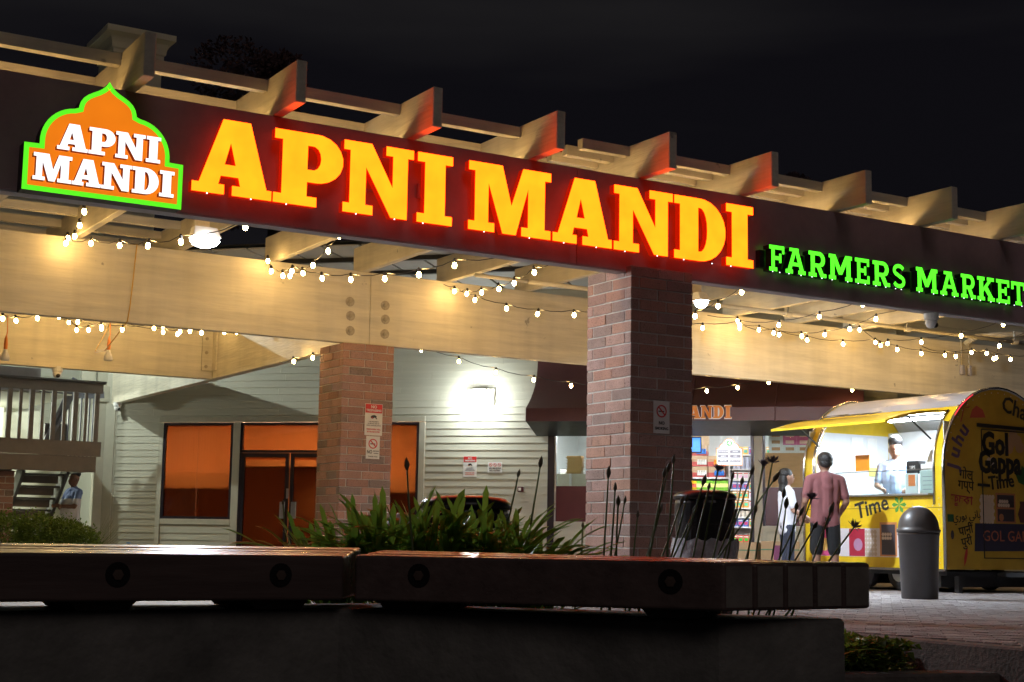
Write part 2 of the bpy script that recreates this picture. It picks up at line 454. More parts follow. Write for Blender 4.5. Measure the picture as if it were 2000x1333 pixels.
def arc(cx, cy, rx, ry, a0, a1, n):
    return [(cx + rx*math.cos(R(a0+(a1-a0)*i/n)), cy + ry*math.sin(R(a0+(a1-a0)*i/n))) for i in range(n+1)]

# slab-serif letters, unit box
def heavy(ch):
    if ch == 'A': return [[(0,0),(.40,0),(.40,.13),(.325,.13),(.352,.245),(.575,.245),(.60,.13),(.50,.13),(.50,0),(1,0),(1,.13),(.935,.13),(.705,1),(.36,1),(.085,.13),(0,.13)], [(.395,.40),(.535,.40),(.465,.70)]]
    if ch == 'P': return [[(0,0),(.62,0),(.62,.13),(.475,.13),(.475,.33),(.62,.33)] + arc(.62,.665,.38,.335,-80,80,9) + [(.62,1),(0,1),(0,.87),(.115,.87),(.115,.13),(0,.13)], [(.475,.50),(.56,.50)] + arc(.56,.665,.115,.165,-80,80,6) + [(.56,.83),(.475,.83)]]
    if ch == 'N': return [[(0,0),(.42,0),(.42,.13),(.315,.13),(.315,.66),(.68,0),(.915,0),(.915,.87),(1,.87),(1,1),(.60,1),(.60,.87),(.70,.87),(.70,.42),(.39,1),(0,1),(0,.87),(.09,.87),(.09,.13),(0,.13)]]
    if ch == 'I': return [[(0,0),(1,0),(1,.13),(.79,.13),(.79,.87),(1,.87),(1,1),(0,1),(0,.87),(.21,.87),(.21,.13),(0,.13)]]
    if ch == 'M': return [[(0,0),(.31,0),(.31,.13),(.235,.13),(.235,.72),(.41,0),(.57,0),(.72,.72),(.72,.13),(.64,.13),(.64,0),(1,0),(1,.13),(.925,.13),(.925,.87),(1,.87),(1,1),(.655,1),(.515,.42),(.40,1),(0,1),(0,.87),(.075,.87),(.075,.13),(0,.13)]]
    if ch == 'D': return [[(0,0),(.50,0)] + arc(.50,.5,.50,.5,-80,80,11) + [(.50,1),(0,1),(0,.87),(.11,.87),(.11,.13),(0,.13)], [(.46,.15),(.50,.15)] + arc(.50,.5,.14,.35,-75,75,8) + [(.50,.85),(.46,.85)]]

def light(ch):
    s, t = .2, .15
    if ch == 'F': return [[(0,0),(.52,0),(.52,t),(.36,t),(.36,.44),(.66,.44),(.66,.34),(.80,.34),(.80,.70),(.66,.70),(.66,.59),(.36,.59),(.36,.85),(.86,.85),(.86,.70),(1,.70),(1,1),(0,1),(0,.85),(.15,.85),(.15,t),(0,t)]]
    if ch == 'E': return [[(0,0),(1,0),(1,.32),(.86,.32),(.86,t),(.36,t),(.36,.44),(.64,.44),(.64,.34),(.77,.34),(.77,.69),(.64,.69),(.64,.59),(.36,.59),(.36,.85),(.84,.85),(.84,.70),(.98,.70),(.98,1),(0,1),(0,.85),(.15,.85),(.15,t),(0,t)]]
    if ch == 'T': return [[(.28,0),(.72,0),(.72,t),(.61,t),(.61,.85),(.85,.85),(.85,.66),(1,.66),(1,1),(0,1),(0,.66),(.15,.66),(.15,.85),(.39,.85),(.39,t),(.28,t)]]
    if ch == 'A': return [[(0,0),(.36,0),(.36,t),(.285,t),(.335,.30),(.665,.30),(.715,t),(.64,t),(.64,0),(1,0),(1,t),(.91,t),(.655,.87),(.655,1),(.20,1),(.20,.87),(.36,.87),(.10,t),(0,t)], [(.385,.44),(.615,.44),(.50,.80)]]
    if ch == 'M': return [[(0,0),(.30,0),(.30,t),(.24,t),(.24,.66),(.42,.22),(.56,.22),(.76,.66),(.76,t),(.70,t),(.70,0),(1,0),(1,t),(.93,t),(.93,.85),(1,.85),(1,1),(.72,1),(.495,.48),(.28,1),(0,1),(0,.85),(.07,.85),(.07,t),(0,t)]]
    if ch == 'R': return [[(0,0),(.44,0),(.44,t),(.34,t),(.34,.38),(.46,.38),(.68,0),(1,0),(1,t),(.83,t),(.68,.42)] + arc(.60,.69,.33,.31,-55,85,9) + [(.60,1),(0,1),(0,.85),(.12,.85),(.12,t),(0,t)], [(.34,.53),(.58,.53)] + arc(.58,.69,.14,.16,-80,80,6) + [(.58,.85),(.34,.85)]]
    if ch == 'K': return [[(0,0),(.42,0),(.42,t),(.33,t),(.33,.36),(.42,.46),(.66,t),(.60,t),(.60,0),(1,0),(1,t),(.91,t),(.58,.60),(.80,.85),(.97,.85),(.97,1),(.57,1),(.57,.87),(.62,.85),(.33,.53),(.33,.85),(.42,.85),(.42,1),(0,1),(0,.85),(.12,.85),(.12,t),(0,t)]]
    if ch == 'S':
        c = arc(.50,.735,.36,.185,20,250,14) + arc(.50,.29,.38,.20,75,-160,16)
        L = []; Rr = []
        for i, p in enumerate(c):
            a = c[max(i-1,0)]; b = c[min(i+1,len(c)-1)]
            dx, dy = b[0]-a[0], b[1]-a[1]; l = math.hypot(dx,dy) or 1
            nx, ny = -dy/l, dx/l
            L.append((p[0]+nx*.105, p[1]+ny*.078)); Rr.append((p[0]-nx*.105, p[1]-ny*.078))
        q = L + Rr[::-1]
        ar = sum(q[i][0]*q[(i+1)%len(q)][1]-q[(i+1)%len(q)][0]*q[i][1] for i in range(len(q)))
        return [q if ar > 0 else q[::-1]]
    return heavy(ch)

def scaled(loops, x0, x1, z0, z1):
    return [[(x0+(x1-x0)*p[0], z0+(z1-z0)*p[1]) for p in L] for L in loops]

# ================================================================== GROUND
tag(MB().box(-60, 80, -30, 120, -0.75, -0.55).obj('parking_lot', M['asphalt']), kind='structure')
# concrete slab of the covered walk, and the sand bed of the paving
tag(MB().box(-20, 7.0, 9.0, 45, -0.2, -0.02).box(7.0, 40, 9.0, 45, -0.2, -0.034).obj('walkway', M['slab']), kind='structure')
paving = tag(MB().hexa([(7.06,2,-0.5),(24,2,-0.5),(24,20,-0.5),(7.06,20,-0.5),(7.06,2,-0.028),(24,2,-0.028),(24,20,-0.028),(7.06,20,-0.028)]).obj('patio', M['paver_sand']), kind='structure')
def paver_mb():
    b = MB(); a, w, c = 0.098, 0.048, 0.005
    vs = [(-a,-w,-.05),(a,-w,-.05),(a,w,-.05),(-a,w,-.05),(-a,-w,-c),(a,-w,-c),(a,w,-c),(-a,w,-c),(-a+c,-w+c,0),(a-c,-w+c,0),(a-c,w-c,0),(-a+c,w-c,0)]
    return b.add(vs, [(0,1,5,4),(1,2,6,5),(2,3,7,6),(3,0,4,7),(4,5,9,8),(5,6,10,9),(6,7,11,10),(7,4,8,11),(8,9,10,11)])
pav_me = paver_mb().mesh('paver', M['paver'])
cells = []
for i in range(-90, 120):
    for j in range(-20, 220):
        u = i*0.2 + (0.1 if j % 2 else 0.0); v = j*0.1
        x = 7.1 + (u + v)*0.7071; y = 6.0 + (v - u)*0.7071
        if 7.18 < x < 22 and 2.2 < y < 19.5:
            cells.append((x, y))
def pav_view(c):
    x, y = c
    d = x*0.51 + y*0.85
    lat = (x*0.857 - y*0.515)/d
    return d if 0.20 < lat < 0.36 and d > 8.0 else 1e3 + d
cells.sort(key=pav_view)
rest = MB()
for k, (x, y) in enumerate(cells):
    z = random.uniform(-0.004, 0.003); rz = R(-45) + random.uniform(-0.012, 0.012)
    Mx = Matrix.Translation((x, y, z)) @ Matrix.Rotation(rz, 4, 'Z') @ Matrix.Rotation(random.uniform(-.006,.006), 4, 'X')
    if k < 300:
        place('paver', pav_me, paving, Mx)
    else:
        p = paver_mb(); rest.add([Mx @ Vector(v) for v in p.v], p.f)
tag(rest.obj('paver_field', M['paver'], paving), kind='stuff')
# dropped planting strip, its two kerbs
tag(MB().box(-8, 7.06, 4.0, 9.0, -0.5, -0.22).obj('planting_bed', M['soil']), kind='structure')
SP = [(-8,4.88),(2.38,4.88),(3.33,3.74),(3.9,4.2),(4.75,5.3),(4.2,6.8),(-8,6.8)]
sq = MB(); ns = len(SP)
sq.add([(x,y,-.22) for x, y in SP] + [(x,y,.20+.01*math.sin(3*x+5*y)) for x, y in SP], [(i,(i+1)%ns,ns+(i+1)%ns,ns+i) for i in range(ns)] + [(ns,ns+1,ns+5,ns+6),(ns+1,ns+2,ns+3,ns+4,ns+5)])
tag(sq.obj('planter_soil', M['soil']), kind='structure')
tag(MB().hexa([(6.93,2.0,-.5),(7.10,2.0,-.5),(7.07,9.0,-.5),(6.90,9.0,-.5),(6.93,2.0,-.002),(7.10,2.0,-.002),(7.07,9.0,-.002),(6.90,9.0,-.002)]).obj('patio_kerb', M['kerb'], bevel=0.012), 'concrete kerb holding the edge of the brick patio', 'kerb', kind='structure')
tag(MB().hexa([(4.6,6.58,-.56),(9.8,5.30,-.56),(9.86,5.50,-.56),(4.66,6.80,-.56),(4.6,6.58,-.15),(9.8,5.30,-.15),(9.86,5.50,-.15),(4.66,6.80,-.15)]).obj('front_kerb', M['kerb'], bevel=0.015), 'low concrete kerb in front of the ivy', 'kerb', kind='structure')

# ================================================================== PERGOLA
perg = thing('pergola', 'cream timber pergola with long dark brown sign fascia along the shopfront', 'pergola', (0, 11.08, 0))
fa = MB().box(-3, 7.34, 11.08, 11.22, 3.05, 3.945).obj('fascia', M['fascia'], perg, bevel=0.004)
MB().box(7.344, 17, 11.08, 11.22, 3.05, 3.945).obj('fascia', M['fascia'], perg, bevel=0.004)
MB().box(-3, 17, 11.083, 11.217, 3.038, 3.049).obj('fascia_lit_underside', M['trim_grey'], perg)  # lighter grey strip paints in the lit look of the underside
# beams
MB().box(-3, 8.148, 17.05, 17.17, 3.015, 3.945).obj('beam', M['cream_x'], perg, bevel=0.006)
MB().box(8.152, 24.5, 17.05, 17.17, 3.015, 3.945).obj('beam', M['cream_x'], perg, bevel=0.006)
MB().box(7.98, 8.12, 17.174, 27.78, 3.015, 3.943).obj('beam', M['cream_y'], perg, bevel=0.006)
MB().box(-3, 7.976, 22.33, 22.47, 3.012, 3.943).obj('beam', M['cream_x'], perg, bevel=0.006)
# beam bolts over the far brick column
bolt_me = MB().lathe([(0.0,0),(0.062,0),(0.062,0.006),(0.03,0.006),(0.03,0.018),(0.012,0.022),(0.0,0.022)], n=14).mesh('bolt', M['bolt_paint'])
for bx in (7.87, 8.36):
    for bz in (3.17, 3.36, 3.54):
        place('bolt', bolt_me, perg, wm(perg).inverted() @ Matrix.Translation((bx + random.uniform(-.01,.01), 17.05, bz)) @ Matrix.Rotation(R(90), 4, 'X'))
# steel angle where the inner beams meet
br = MB().box(7.79, 7.955, 22.30, 22.328, 3.14, 3.85).box(7.955, 7.978, 22.14, 22.328, 3.14, 3.85).obj('bracket', M['cream_x'], perg)
for bz in (3.2, 3.42, 3.64): place('bolt', bolt_me, perg, wm(perg).inverted() @ Matrix.Translation((7.86, 22.30, bz)) @ Matrix.Rotation(R(90), 4, 'X') @ Matrix.Scale(0.45, 4))
# rafters
raf = {}
def rafter(y1):
    key = round(y1, 2)
    if key not in raf: raf[key] = MB().box(0, 0.089, 10.62-11.08, y1-11.08, 3.947, 4.29).mesh('rafter', M['cream_y'])
    return raf[key]
RX = [3.16 + 1.219*k for k in range(-3, 12)]
for x in RX:
    o = place('rafter', rafter(22.45 if x < 6.0 else 17.35), perg, Matrix.Translation((x, 0, random.uniform(-.004, .004))))
    bv = o.modifiers.new('bevel', 'BEVEL'); bv.width = 0.006; bv.segments = 1
# purlins set between rafters, tops flush
pur_me = MB().box(0, 1, 0, 0.085, 0, 0.095).mesh('purlin', M['cream_x'])
def purlin(x0, x1, y, z=4.188): 
    place('purlin', pur_me, perg, Matrix.Translation((x0, y-11.08, z)) @ Matrix.Diagonal((x1-x0, 1, 1, 1)))
for a, b in zip(RX[:-1], RX[1:]):
    ys = []
    if a < 5.0: ys = [11.22 + 0.72*i for i in range(16)]
    elif a < 6.0: ys = [11.22, 11.94]
    elif a < 7.4: ys = [11.24 + 0.265*i for i in range(5)]
    else: ys = [11.24 + 0.265*i for i in range(5)]
    for y in ys:
        x0 = a + 0.091
        if 6.0 < a < 7.4: x0 = 7.5
        purlin(x0, b - 0.002, y + random.uniform(-.006, .006), 4.188 + random.uniform(-.006, .004))

# ================================================================== BRICK COLUMNS
def brick_mesh(l, w, h):
    b = MB(); c = 0.004
    return b.box(-l/2, l/2, -w/2, w/2, -h/2, h/2)
def brick_column(label, x0, y0, zt, zb=0.0, bmat='brick'):
    W = 0.71; c = thing('brick_column', label, 'column', (x0+W/2, y0+W/2, zb), group='brick columns of the pergola')
    i = 0.007
    MB().box(-W/2+i, W/2-i, -W/2+i, W/2-i, 0, zt-zb-0.004).obj('mortar_core', M['mortar'], c, local=True)
    ch = 0.1016; bh = 0.0915; wy = 0.0915; j = 0.0095
    L = (W - wy - 2*j)/2
    key = bmat + '_stretcher'
    if key not in bpy.data.meshes:
        b = MB().box(-L/2, L/2, -wy/2, wy/2, -bh/2, bh/2)
        me = b.mesh(key, M[bmat])
        bm = bmesh.new(); bm.from_mesh(me); bmesh.ops.bevel(bm, geom=list(bm.edges), offset=0.004, segments=1, affect='EDGES'); bm.to_mesh(me); bm.free()
    me = bpy.data.meshes[key]
    n = int(round((zt-zb)/ch)); ch = (zt-zb)/n
    for k in range(n):
        z = k*ch + ch/2
        for side in range(4):
            rot = Matrix.Rotation(R(90)*side, 4, 'Z')
            for q in range(2):
                u = -W/2 + wy + j + L/2 + q*(L+j)      # header shows on the low side
                if k % 2: u = -u
                p = rot @ Matrix.Translation((u + random.uniform(-.002,.002), -W/2 + wy/2 + random.uniform(-.004,.0025), z + random.uniform(-.0015,.0015))) @ Matrix.Rotation(random.uniform(-.008,.008), 4, 'Z') @ Matrix.Rotation(random.uniform(-.006,.006), 4, 'Y')
                # odd courses run the pinwheel the other way round
                place('brick', me, c, p)
    return c
col2 = brick_column('thick brick column under the big sign, dark front with no smoking plate', 7.89, 11.0, 3.097, bmat='brick_pale')
col1 = brick_column('brick column further back, below the cream beam, carrying two warning plates', 7.77, 17.0, 3.012)

# ================================================================== SHOP BUILDING  (local x = along wall, y = into building)
W0 = (8.018, 27.907, 0)
SR = R(-45)
shop = thing('shop_building', 'sage lap-sided shop wall at an angle with bronze windows and lit entrance', 'building', W0, SR)
def wp(s, d, z): return wm(shop) @ Vector((s, d, z))
US = (math.cos(SR), math.sin(SR), 0)
EX = 0.127
# sheathing behind boards
def lbox(name, mat, *a, bevel=0, parent=shop): 
    return MB().box(*a).obj(name, mat, parent, local=True, bevel=bevel)
sh = MB()
sh.box(-0.1, 1.03, 0.0, 0.15, 0, 6.0).box(1.03, 2.66, 0.0, 0.15, 0, 0.80).box(1.03, 6.2, 0.0, 0.15, 2.74, 6.0).box(2.52, 2.66, 0.0, 0.15, 0.8, 2.74)
sh.box(6.2, 8.44, 0.0, 0.15, 0, 6.0).box(8.44, 14.2, 0.0, 0.15, 2.64, 6.0).box(14.2, 14.35, 0.0, 0.15, 0, 6.0)
sh.box(8.44, 9.2, 0.0, 0.15, 0, 0.80).box(12.13, 13.1, 0, 0.15, 0, 0.80).box(13.1, 14.2, 0, 0.15, 0, 2.64)
sh.obj('wall', M['siding'], shop, local=True)
# lap boards
bd = MB()
bd.add([(0,-0.021,0),(1,-0.021,0),(1,-0.004,EX+0.012),(0,-0.004,EX+0.012),(0,0.0,0),(1,0.0,0)], [(0,1,2,3),(0,4,5,1),(0,3,4),(1,5,2)])
board_me = bd.mesh('siding_board', M['siding'])
def boards(s0, s1, z):
    s = s0; first = True
    while s < s1 - 0.01:
        l = random.uniform(1.6, 3.6) if not first else random.uniform(0.5, 3.4); first = False
        e = min(s1, s + l)
        if s1 - e < 0.35: e = s1
        place('siding_board', board_me, shop, Matrix.Translation((s+0.0015, random.uniform(-.001, 0), z)) @ Matrix.Diagonal((e-s-0.003, 1, 1, 1)))
        s = e
k = 0
while k*EX < 5.0:
    z = k*EX
    if z + EX <= 0.80: boards(0.12, 1.03, z); boards(1.14, 2.52, z); boards(6.2, 8.44, z); boards(8.6, 9.2, z); boards(12.2, 13.0, z)
    elif z < 2.76: boards(0.12, 1.03, z); boards(6.2, 8.44, z)
    else: boards(0.12, 8.44 if z < 2.7 else 14.2, z)
    k += 1
# trims round the window and door group
tr = [('trim',(1.03,1.12,0,2.66)),('trim',(1.03,6.20,2.665,2.77)),('trim',(2.52,2.66,0,2.66)),('trim',(6.09,6.20,0,2.66)),('trim',(1.12,2.52,0.79,0.89))]
for n_, (a, b_, z0, z1) in tr: lbox('trim', M['siding_trim'], a+.001, b_-.001, -0.038, -0.0005, z0, z1, bevel=0.004)
lbox('trim', M['siding_trim'], -0.10, 0.12, -0.05, -0.0005, 0, 5.0, bevel=0.004)
lbox('trim', M['siding_trim'], 0.122, 0.15, -0.028, -0.0005, 0, 3.0)
def window(s0, s1, z0, z1, mat, fw=0.045, seam=None, name='window'):
    w = MB().box(s0, s0+fw, -0.03, 0.05, z0, z1).box(s1-fw, s1, -0.03, 0.05, z0, z1).box(s0+fw, s1-fw, -0.03, 0.05, z1-fw, z1).box(s0+fw, s1-fw, -0.03, 0.05, z0, z0+fw).obj(name, M['dark_frame'], shop, local=True)
    if seam:
        MB().box(s0+fw, seam-.003, 0.0, 0.012, z0+fw, z1-fw).obj('pane', mat, w, local=True)
        MB().box(seam+.003, s1-fw, 0.0, 0.012, z0+fw, z1-fw).obj('pane', mat, w, local=True)
    else:
        MB().box(s0+fw, s1-fw, 0.0, 0.012, z0+fw, z1-fw).obj('pane', mat, w, local=True)
    return w
window(1.122, 2.518, 0.892, 2.66, M['tint'])
window(2.663, 4.6, 2.11, 2.66, M['tint'])            # transom over the doors
window(4.62, 6.088, 0.3, 2.66, M['tint'])
# paper added inside the glass to glow orange, near-black room behind it
for a_, b_ in ((1.15, 1.797), (1.803, 2.50), (2.69, 4.59), (4.64, 6.07)):
    lbox('glow_paper', M['kraft'], a_, b_, 0.03, 0.032, 0.20 if a_ > 2.6 else 0.90, 2.65)
lbox('light_block', M['shop_dark'], 1.05, 2.58, 0.056, 1.2, 1.66, 1.70)  # unseen boards added to keep tube light off the lower paper
lbox('light_block', M['shop_dark'], 2.60, 4.60, 0.046, 1.2, 1.92, 1.96)
lbox('light_block', M['shop_dark'], 4.62, 6.15, 0.056, 1.2, 1.62, 1.66)
lbox('back_room', M['shop_dark'], 0.2, 6.9, 2.2, 2.3, 0, 3.2)
lbox('back_room', M['shop_dark'], 0.1, 0.2, 0.16, 2.3, 0, 3.2)
lbox('back_room', M['shop_dark'], 6.9, 7.0, 0.16, 2.3, 0, 3.2)
lbox('back_room', M['shop_dark'], 0.2, 6.9, 0.16, 2.2, 3.1, 3.2)
lbox('back_room', M['shop_dark'], 0.2, 6.9, 0.16, 2.2, -.01, 0.012)
lbox('trim', M['siding_trim'], 4.602, 6.088, -0.03, 0.02, 0, 0.298)
for s0, s1, hx in ((2.70, 3.62, 3.53), (3.66, 4.56, 3.75)):
    d = MB().box(s0, s0+.06, -0.02, 0.04, 0.02, 2.10).box(s1-.06, s1, -0.02, 0.04, 0.02, 2.10).box(s0+.06, s1-.06, -0.02, 0.04, 2.03, 2.10).box(s0+.06, s1-.06, -0.02, 0.04, 0.02, 0.25).obj('door', M['dark_frame'], shop, local=True)
    MB().box(s0+.06, s1-.06, 0.0, 0.012, 0.25, 2.03).obj('pane', M['tint'], d, local=True)
    MB().box(hx-.05, hx+.05, -0.035, -0.021, 0.92, 1.22).obj('push_plate', M['galv'], d, local=True, bevel=0.004)
lbox('door_post', M['dark_frame'], 2.663, 2.699, -0.03, 0.05, 0, 2.108)
MB().box(3.60, 3.645, -0.028, -0.021, 1.28, 1.46).obj('lock_plate', M['galv'], shop, local=True)

# entrance framing and panels
def pane_panel(name, mat, *a): return lbox(name, mat, *a)
lbox('entrance_frame', M['dark_frame'], 8.442, 8.56, -0.04, 0.08, 0, 2.64, bevel=0.004)
lbox('entrance_frame', M['galv'], 8.562, 8.585, -0.03, 0.06, 0.92, 2.44)
lbox('entrance_header', M['black'], 8.56, 14.2, -0.03, 0.08, 2.445, 2.64)
lbox('entrance_panel', M['maroon'], 8.588, 9.6, 0.0, 0.03, 0.93, 1.54)
lbox('entrance_sill', M['siding_trim'], 8.562, 9.6, -0.04, 0.05, 0.82, 0.925)
lbox('entrance_frame', M['dark_frame'], 9.602, 9.70, -0.04, 0.08, 0, 2.44)
lbox('entrance_frame', M['dark_frame'], 11.935, 11.99, -0.04, 0.08, 0, 2.44)
lbox('entrance_pillar', M['siding_trim'], 11.992, 12.13, -0.03, 0.12, 0, 2.44)
lbox('entrance_frame', M['dark_frame'], 12.132, 12.17, -0.03, 0.08, 0.82, 2.44)
lbox('plywood_panel', M['plywood'], 12.172, 13.08, 0.0, 0.03, 1.545, 2.115)
lbox('entrance_panel', M['maroon'], 12.172, 13.08, 0.0, 0.03, 0.90, 1.54)
lbox('entrance_sill', M['siding_trim'], 12.132, 13.1, -0.04, 0.05, 0.80, 0.895)
w = lbox('pane', M['clear'], 8.588, 9.6, 0.01, 0.018, 1.541, 2.444)
lbox('pane', M['clear'], 12.172, 13.08, 0.01, 0.018, 2.117, 2.444)
# automatic sensor box over the entrance
lbox('door_sensor', M['galv'], 11.0, 11.17, -0.08, -0.035, 2.46, 2.51)
# upper eave soffit with dark gaps between panels
for i in range(26):
    s0 = -1.0 + i*0.62
    lbox('soffit_panel', M['grey_soffit'], s0, s0+0.57, -4.3, -0.03, 5.0, 5.02)
lbox('soffit_void', M['black'], -1.0, 15.2, -4.3, -0.03, 5.06, 5.08)
lbox('eave_joist', M['black'], -1.0, 15.2, -2.2, -2.12, 4.93, 4.999)
lbox('eave_joist', M['black'], -1.0, 15.2, -3.4, -3.32, 4.93, 4.999)

# awning over the entrance: flared maroon sheet metal
aw = thing('awning', 'flared maroon sheet metal awning over the lit shop entrance', 'awning', tuple(wp(11.0, -0.45, 2.58)), SR)
prof = [(-0.04, 3.72)] + [(-0.04 - 0.86*(t**2.2), 3.72 - 0.91*t) for t in [i/8 for i in range(1, 9)]]
def aw_strip(s0, s1):
    b = MB(); n = len(prof)
    vs = [wp(s, d, z) for s in (s0, s1) for d, z in prof]
    b.add(vs, [(i, i+1, n+i+1, n+i) for i in range(n-1)])
    return b
edges = [8.24, 9.63, 11.02, 12.41, 13.81]
for a, b_ in zip(edges[:-1], edges[1:]):
    aw_strip(a+.002, b_-.002).obj('awning_panel', M['awning'], aw, smooth=True)
    v = MB(); v.hexa([wp(a+.002,-.90,2.59), wp(b_-.002,-.90,2.59), wp(b_-.002,-.88,2.59), wp(a+.002,-.88,2.59), wp(a+.002,-.90,2.81), wp(b_-.002,-.90,2.81), wp(b_-.002,-.88,2.81), wp(a+.002,-.88,2.81)])
    v.obj('valance', M['awning'], aw)
for s in edges[1:-1]:
    MB().tube([wp(s, d-.006, z) for d, z in prof] + [wp(s, -.906, 2.58)], 0.012, 5).obj('awning_rib', M['awning'], aw)
for s in (edges[0], edges[-1]):
    b = MB(); n = len(prof)
    b.add([wp(s, d, z) for d, z in prof] + [wp(s, -.90, 2.60), wp(s, -.04, 2.42)], [tuple(range(n+2))])
    b.obj('end_panel', M['awning'], aw)
v = MB(); v.add([wp(8.24,-.88,2.592), wp(13.81,-.88,2.592), wp(13.81,-.04,2.40), wp(8.24,-.04,2.40)], [(0,1,2,3)]).obj('awning_underside', M['black'], aw)
# orange lettering on the valance
sgn = thing('awning_sign', 'orange slab lettering with white edge on the maroon awning', 'sign', tuple(wp(10.8, -0.91, 2.60)), SR)
words = [('A',9.86,10.06),('P',10.07,10.23),('N',10.24,10.43),('I',10.44,10.53),('M',10.62,10.97),('A',10.99,11.19),('N',11.20,11.39),('D',11.40,11.57),('I',11.59,11.70)]
Zn = -Vector((math.sin(-SR), math.cos(-SR), 0))
M['awn_orange'] = pm('awning_letter_orange', (0.85, 0.27, 0.03), 0.5, var=0.05)
for chx, a, b_ in words:
    lo = scaled(heavy(chx), a, b_, 2.625, 2.835)
    cxm = (a+b_)/2
    big = [[(cxm+(p[0]-cxm)*1.13, 2.73+(p[1]-2.73)*1.10) for p in L] for L in lo[:1]]
    q = MB().prism(big, wp(0,-.9025,0), US, (0,0,1), Zn, 0.0015).obj('letter', M['white_print'], sgn)
    MB().prism(lo, wp(0,-.9055,0), US, (0,0,1), Zn, 0.002).obj('letter_face', M['awn_orange'], q)

# side wing running on to the right behind the trailer
sw = thing('side_wing', 'cream boarded wing wall behind the food trailer', 'building', (21, 17.95, 0))
MB().box(18.12, 27, 17.95, 18.1, 0, 6).obj('wall', M['cream_wall'], sw)
for i in range(30): MB().box(18.13, 27, 17.925, 17.949, i*.15, i*.15+.143).obj('wall_board', M['cream_wall'], sw)
# ================================================================== LEFT WING: balcony, stair, back wall
bw = thing('back_building', 'pale cream rear wing with boarded soffit behind the brown balcony', 'building', (5.0, 31.0, 0))
MB().box(-2, 9.2, 31.0, 31.2, 0, 9).obj('wall', M['cream_wall'], bw)
for i in range(28): MB().box(-1, 7.9, 30.972, 30.999, 0.14*i, 0.14*i+0.132).obj('wall_board', M['cream_wall'], bw)
MB().box(-2, 6.3, 26.3, 26.45, 3.02, 3.42).obj('soffit_beam', M['trim_grey'], bw)
for i in range(26): MB().box(-2 + 0.0, 6.9, 26.46 + 0.175*i, 26.46 + 0.175*i + 0.165, 3.0, 3.02).obj('soffit_board', M['cream_wall'], bw)
MB().box(-2, 6.9, 26.46, 31, 3.03, 3.05).obj('soffit_deck', M['deck_dark'], bw)
MB().box(6.35, 6.5, 29.9, 30.05, 0, 3.0).obj('post', M['cream_wall'], bw)

bal = thing('balcony', 'brown painted timber balcony with square balusters at the left', 'balcony', (4.5, 25.0, 1.6))
MB().box(1, 7.06, 24.9, 25.1, 3.085, 3.125).obj('top_rail', M['deck_dark'], bal, bevel=0.006)
MB().box(1, 7.03, 24.96, 25.04, 2.925, 3.083).obj('rail_board', M['deck'], bal, bevel=0.004)
for i in range(30):
    x = 6.94 - i*0.178
    if x < 2: break
    wdt = 0.075 if i % 2 == 0 else 0.05
    MB().box(x-wdt/2, x+wdt/2, 24.97 if i % 2 == 0 else 24.99, 25.03, 2.05, 2.923).obj('baluster', M['deck'], bal)
MB().box(1, 7.03, 24.93, 24.968, 1.862, 2.11).obj('skirt_board', M['deck'], bal, bevel=0.004)
MB().box(1, 6.97, 24.97, 25.02, 1.60, 1.86).obj('skirt_board', M['deck'], bal, bevel=0.004)
MB().box(1, 6.95, 25.03, 26.9, 1.80, 1.86).obj('deck_floor', M['deck_dark'], bal)
MB().box(6.90, 6.96, 25.03, 26.9, 1.62, 1.798).obj('side_joist', M['deck_dark'], bal)
MB().box(1, 6.0, 26.7, 26.76, 1.62, 1.798).obj('rear_joist', M['deck_dark'], bal)

pier = thing('brick_pier', 'small red brick pier under the balcony at the left edge', 'pier', (4.9, 25.5, 0))
MB().box(3.02, 5.73, 25.32, 25.98, 0, 1.597).obj('mortar_core', M['mortar'], pier)
bme = bpy.data.meshes['brick_stretcher']
for k in range(15):
    x = 5.74 - 0.155 - (0.15 if k % 2 else 0)
    z = 0.055 + k*0.1065
    i = 0
    if k % 2: place('brick', bme, pier, wm(pier).inverted() @ Matrix.Translation((5.74-0.07, 25.355, z)) @ Matrix.Diagonal((0.46, 1, 1, 1)))
    while x > 3.2:
        place('brick', bme, pier, wm(pier).inverted() @ Matrix.Translation((x, 25.355 + random.uniform(-.002,.002), z))); x -= 0.31

st = thing('under_stair', 'dark open stair climbing to the balcony under the deck', 'stair', (6.4, 27.0, 0))
n = 8
for i in range(n):
    z = 0.20*(i+1); y = 28.1 - 0.27*i*0.93
    MB().box(6.05, 6.74, y-0.28, y, z-0.03, z).obj('tread', M['deck_dark'], st)
    MB().box(6.08, 6.70, y-0.03, y-0.005, z-0.16, z-0.032).obj('riser', M['deck'], st)
for x in (6.02, 6.76):
    MB().bar((x, 28.25, 0.0), (x, 25.98, 1.72), 0.05, 0.28).obj('stringer', M['deck_dark'], st)

s2 = thing('upper_stair', 'blue-grey stair railing climbing steeply behind the balcony balusters', 'stair railing', (7.0, 26.6, 1.86))
M['blue_grey'] = pm('blue_grey_rail', (0.16, 0.17, 0.21), 0.4, var=0.1)
for dz in (0.0, 0.22): MB().bar((6.45, 26.6, 2.0+dz*0.2-dz*0.5), (6.97, 26.6, 3.32-dz), 0.05, 0.09).obj('hand_rail', M['blue_grey'], s2)
MB().bar((6.93, 26.6, 3.02), (7.5, 26.6, 3.06), 0.06, 0.12).obj('hand_rail', M['blue_grey'], s2)
for i in range(8): MB().box(6.88+i*0.072, 6.905+i*0.072, 26.58, 26.62, 1.87, 3.0).obj('picket', M['blue_grey'], s2)
MB().box(6.5, 6.9, 26.63, 26.66, 1.87, 2.5).obj('stringer', M['deck_dark'], s2)

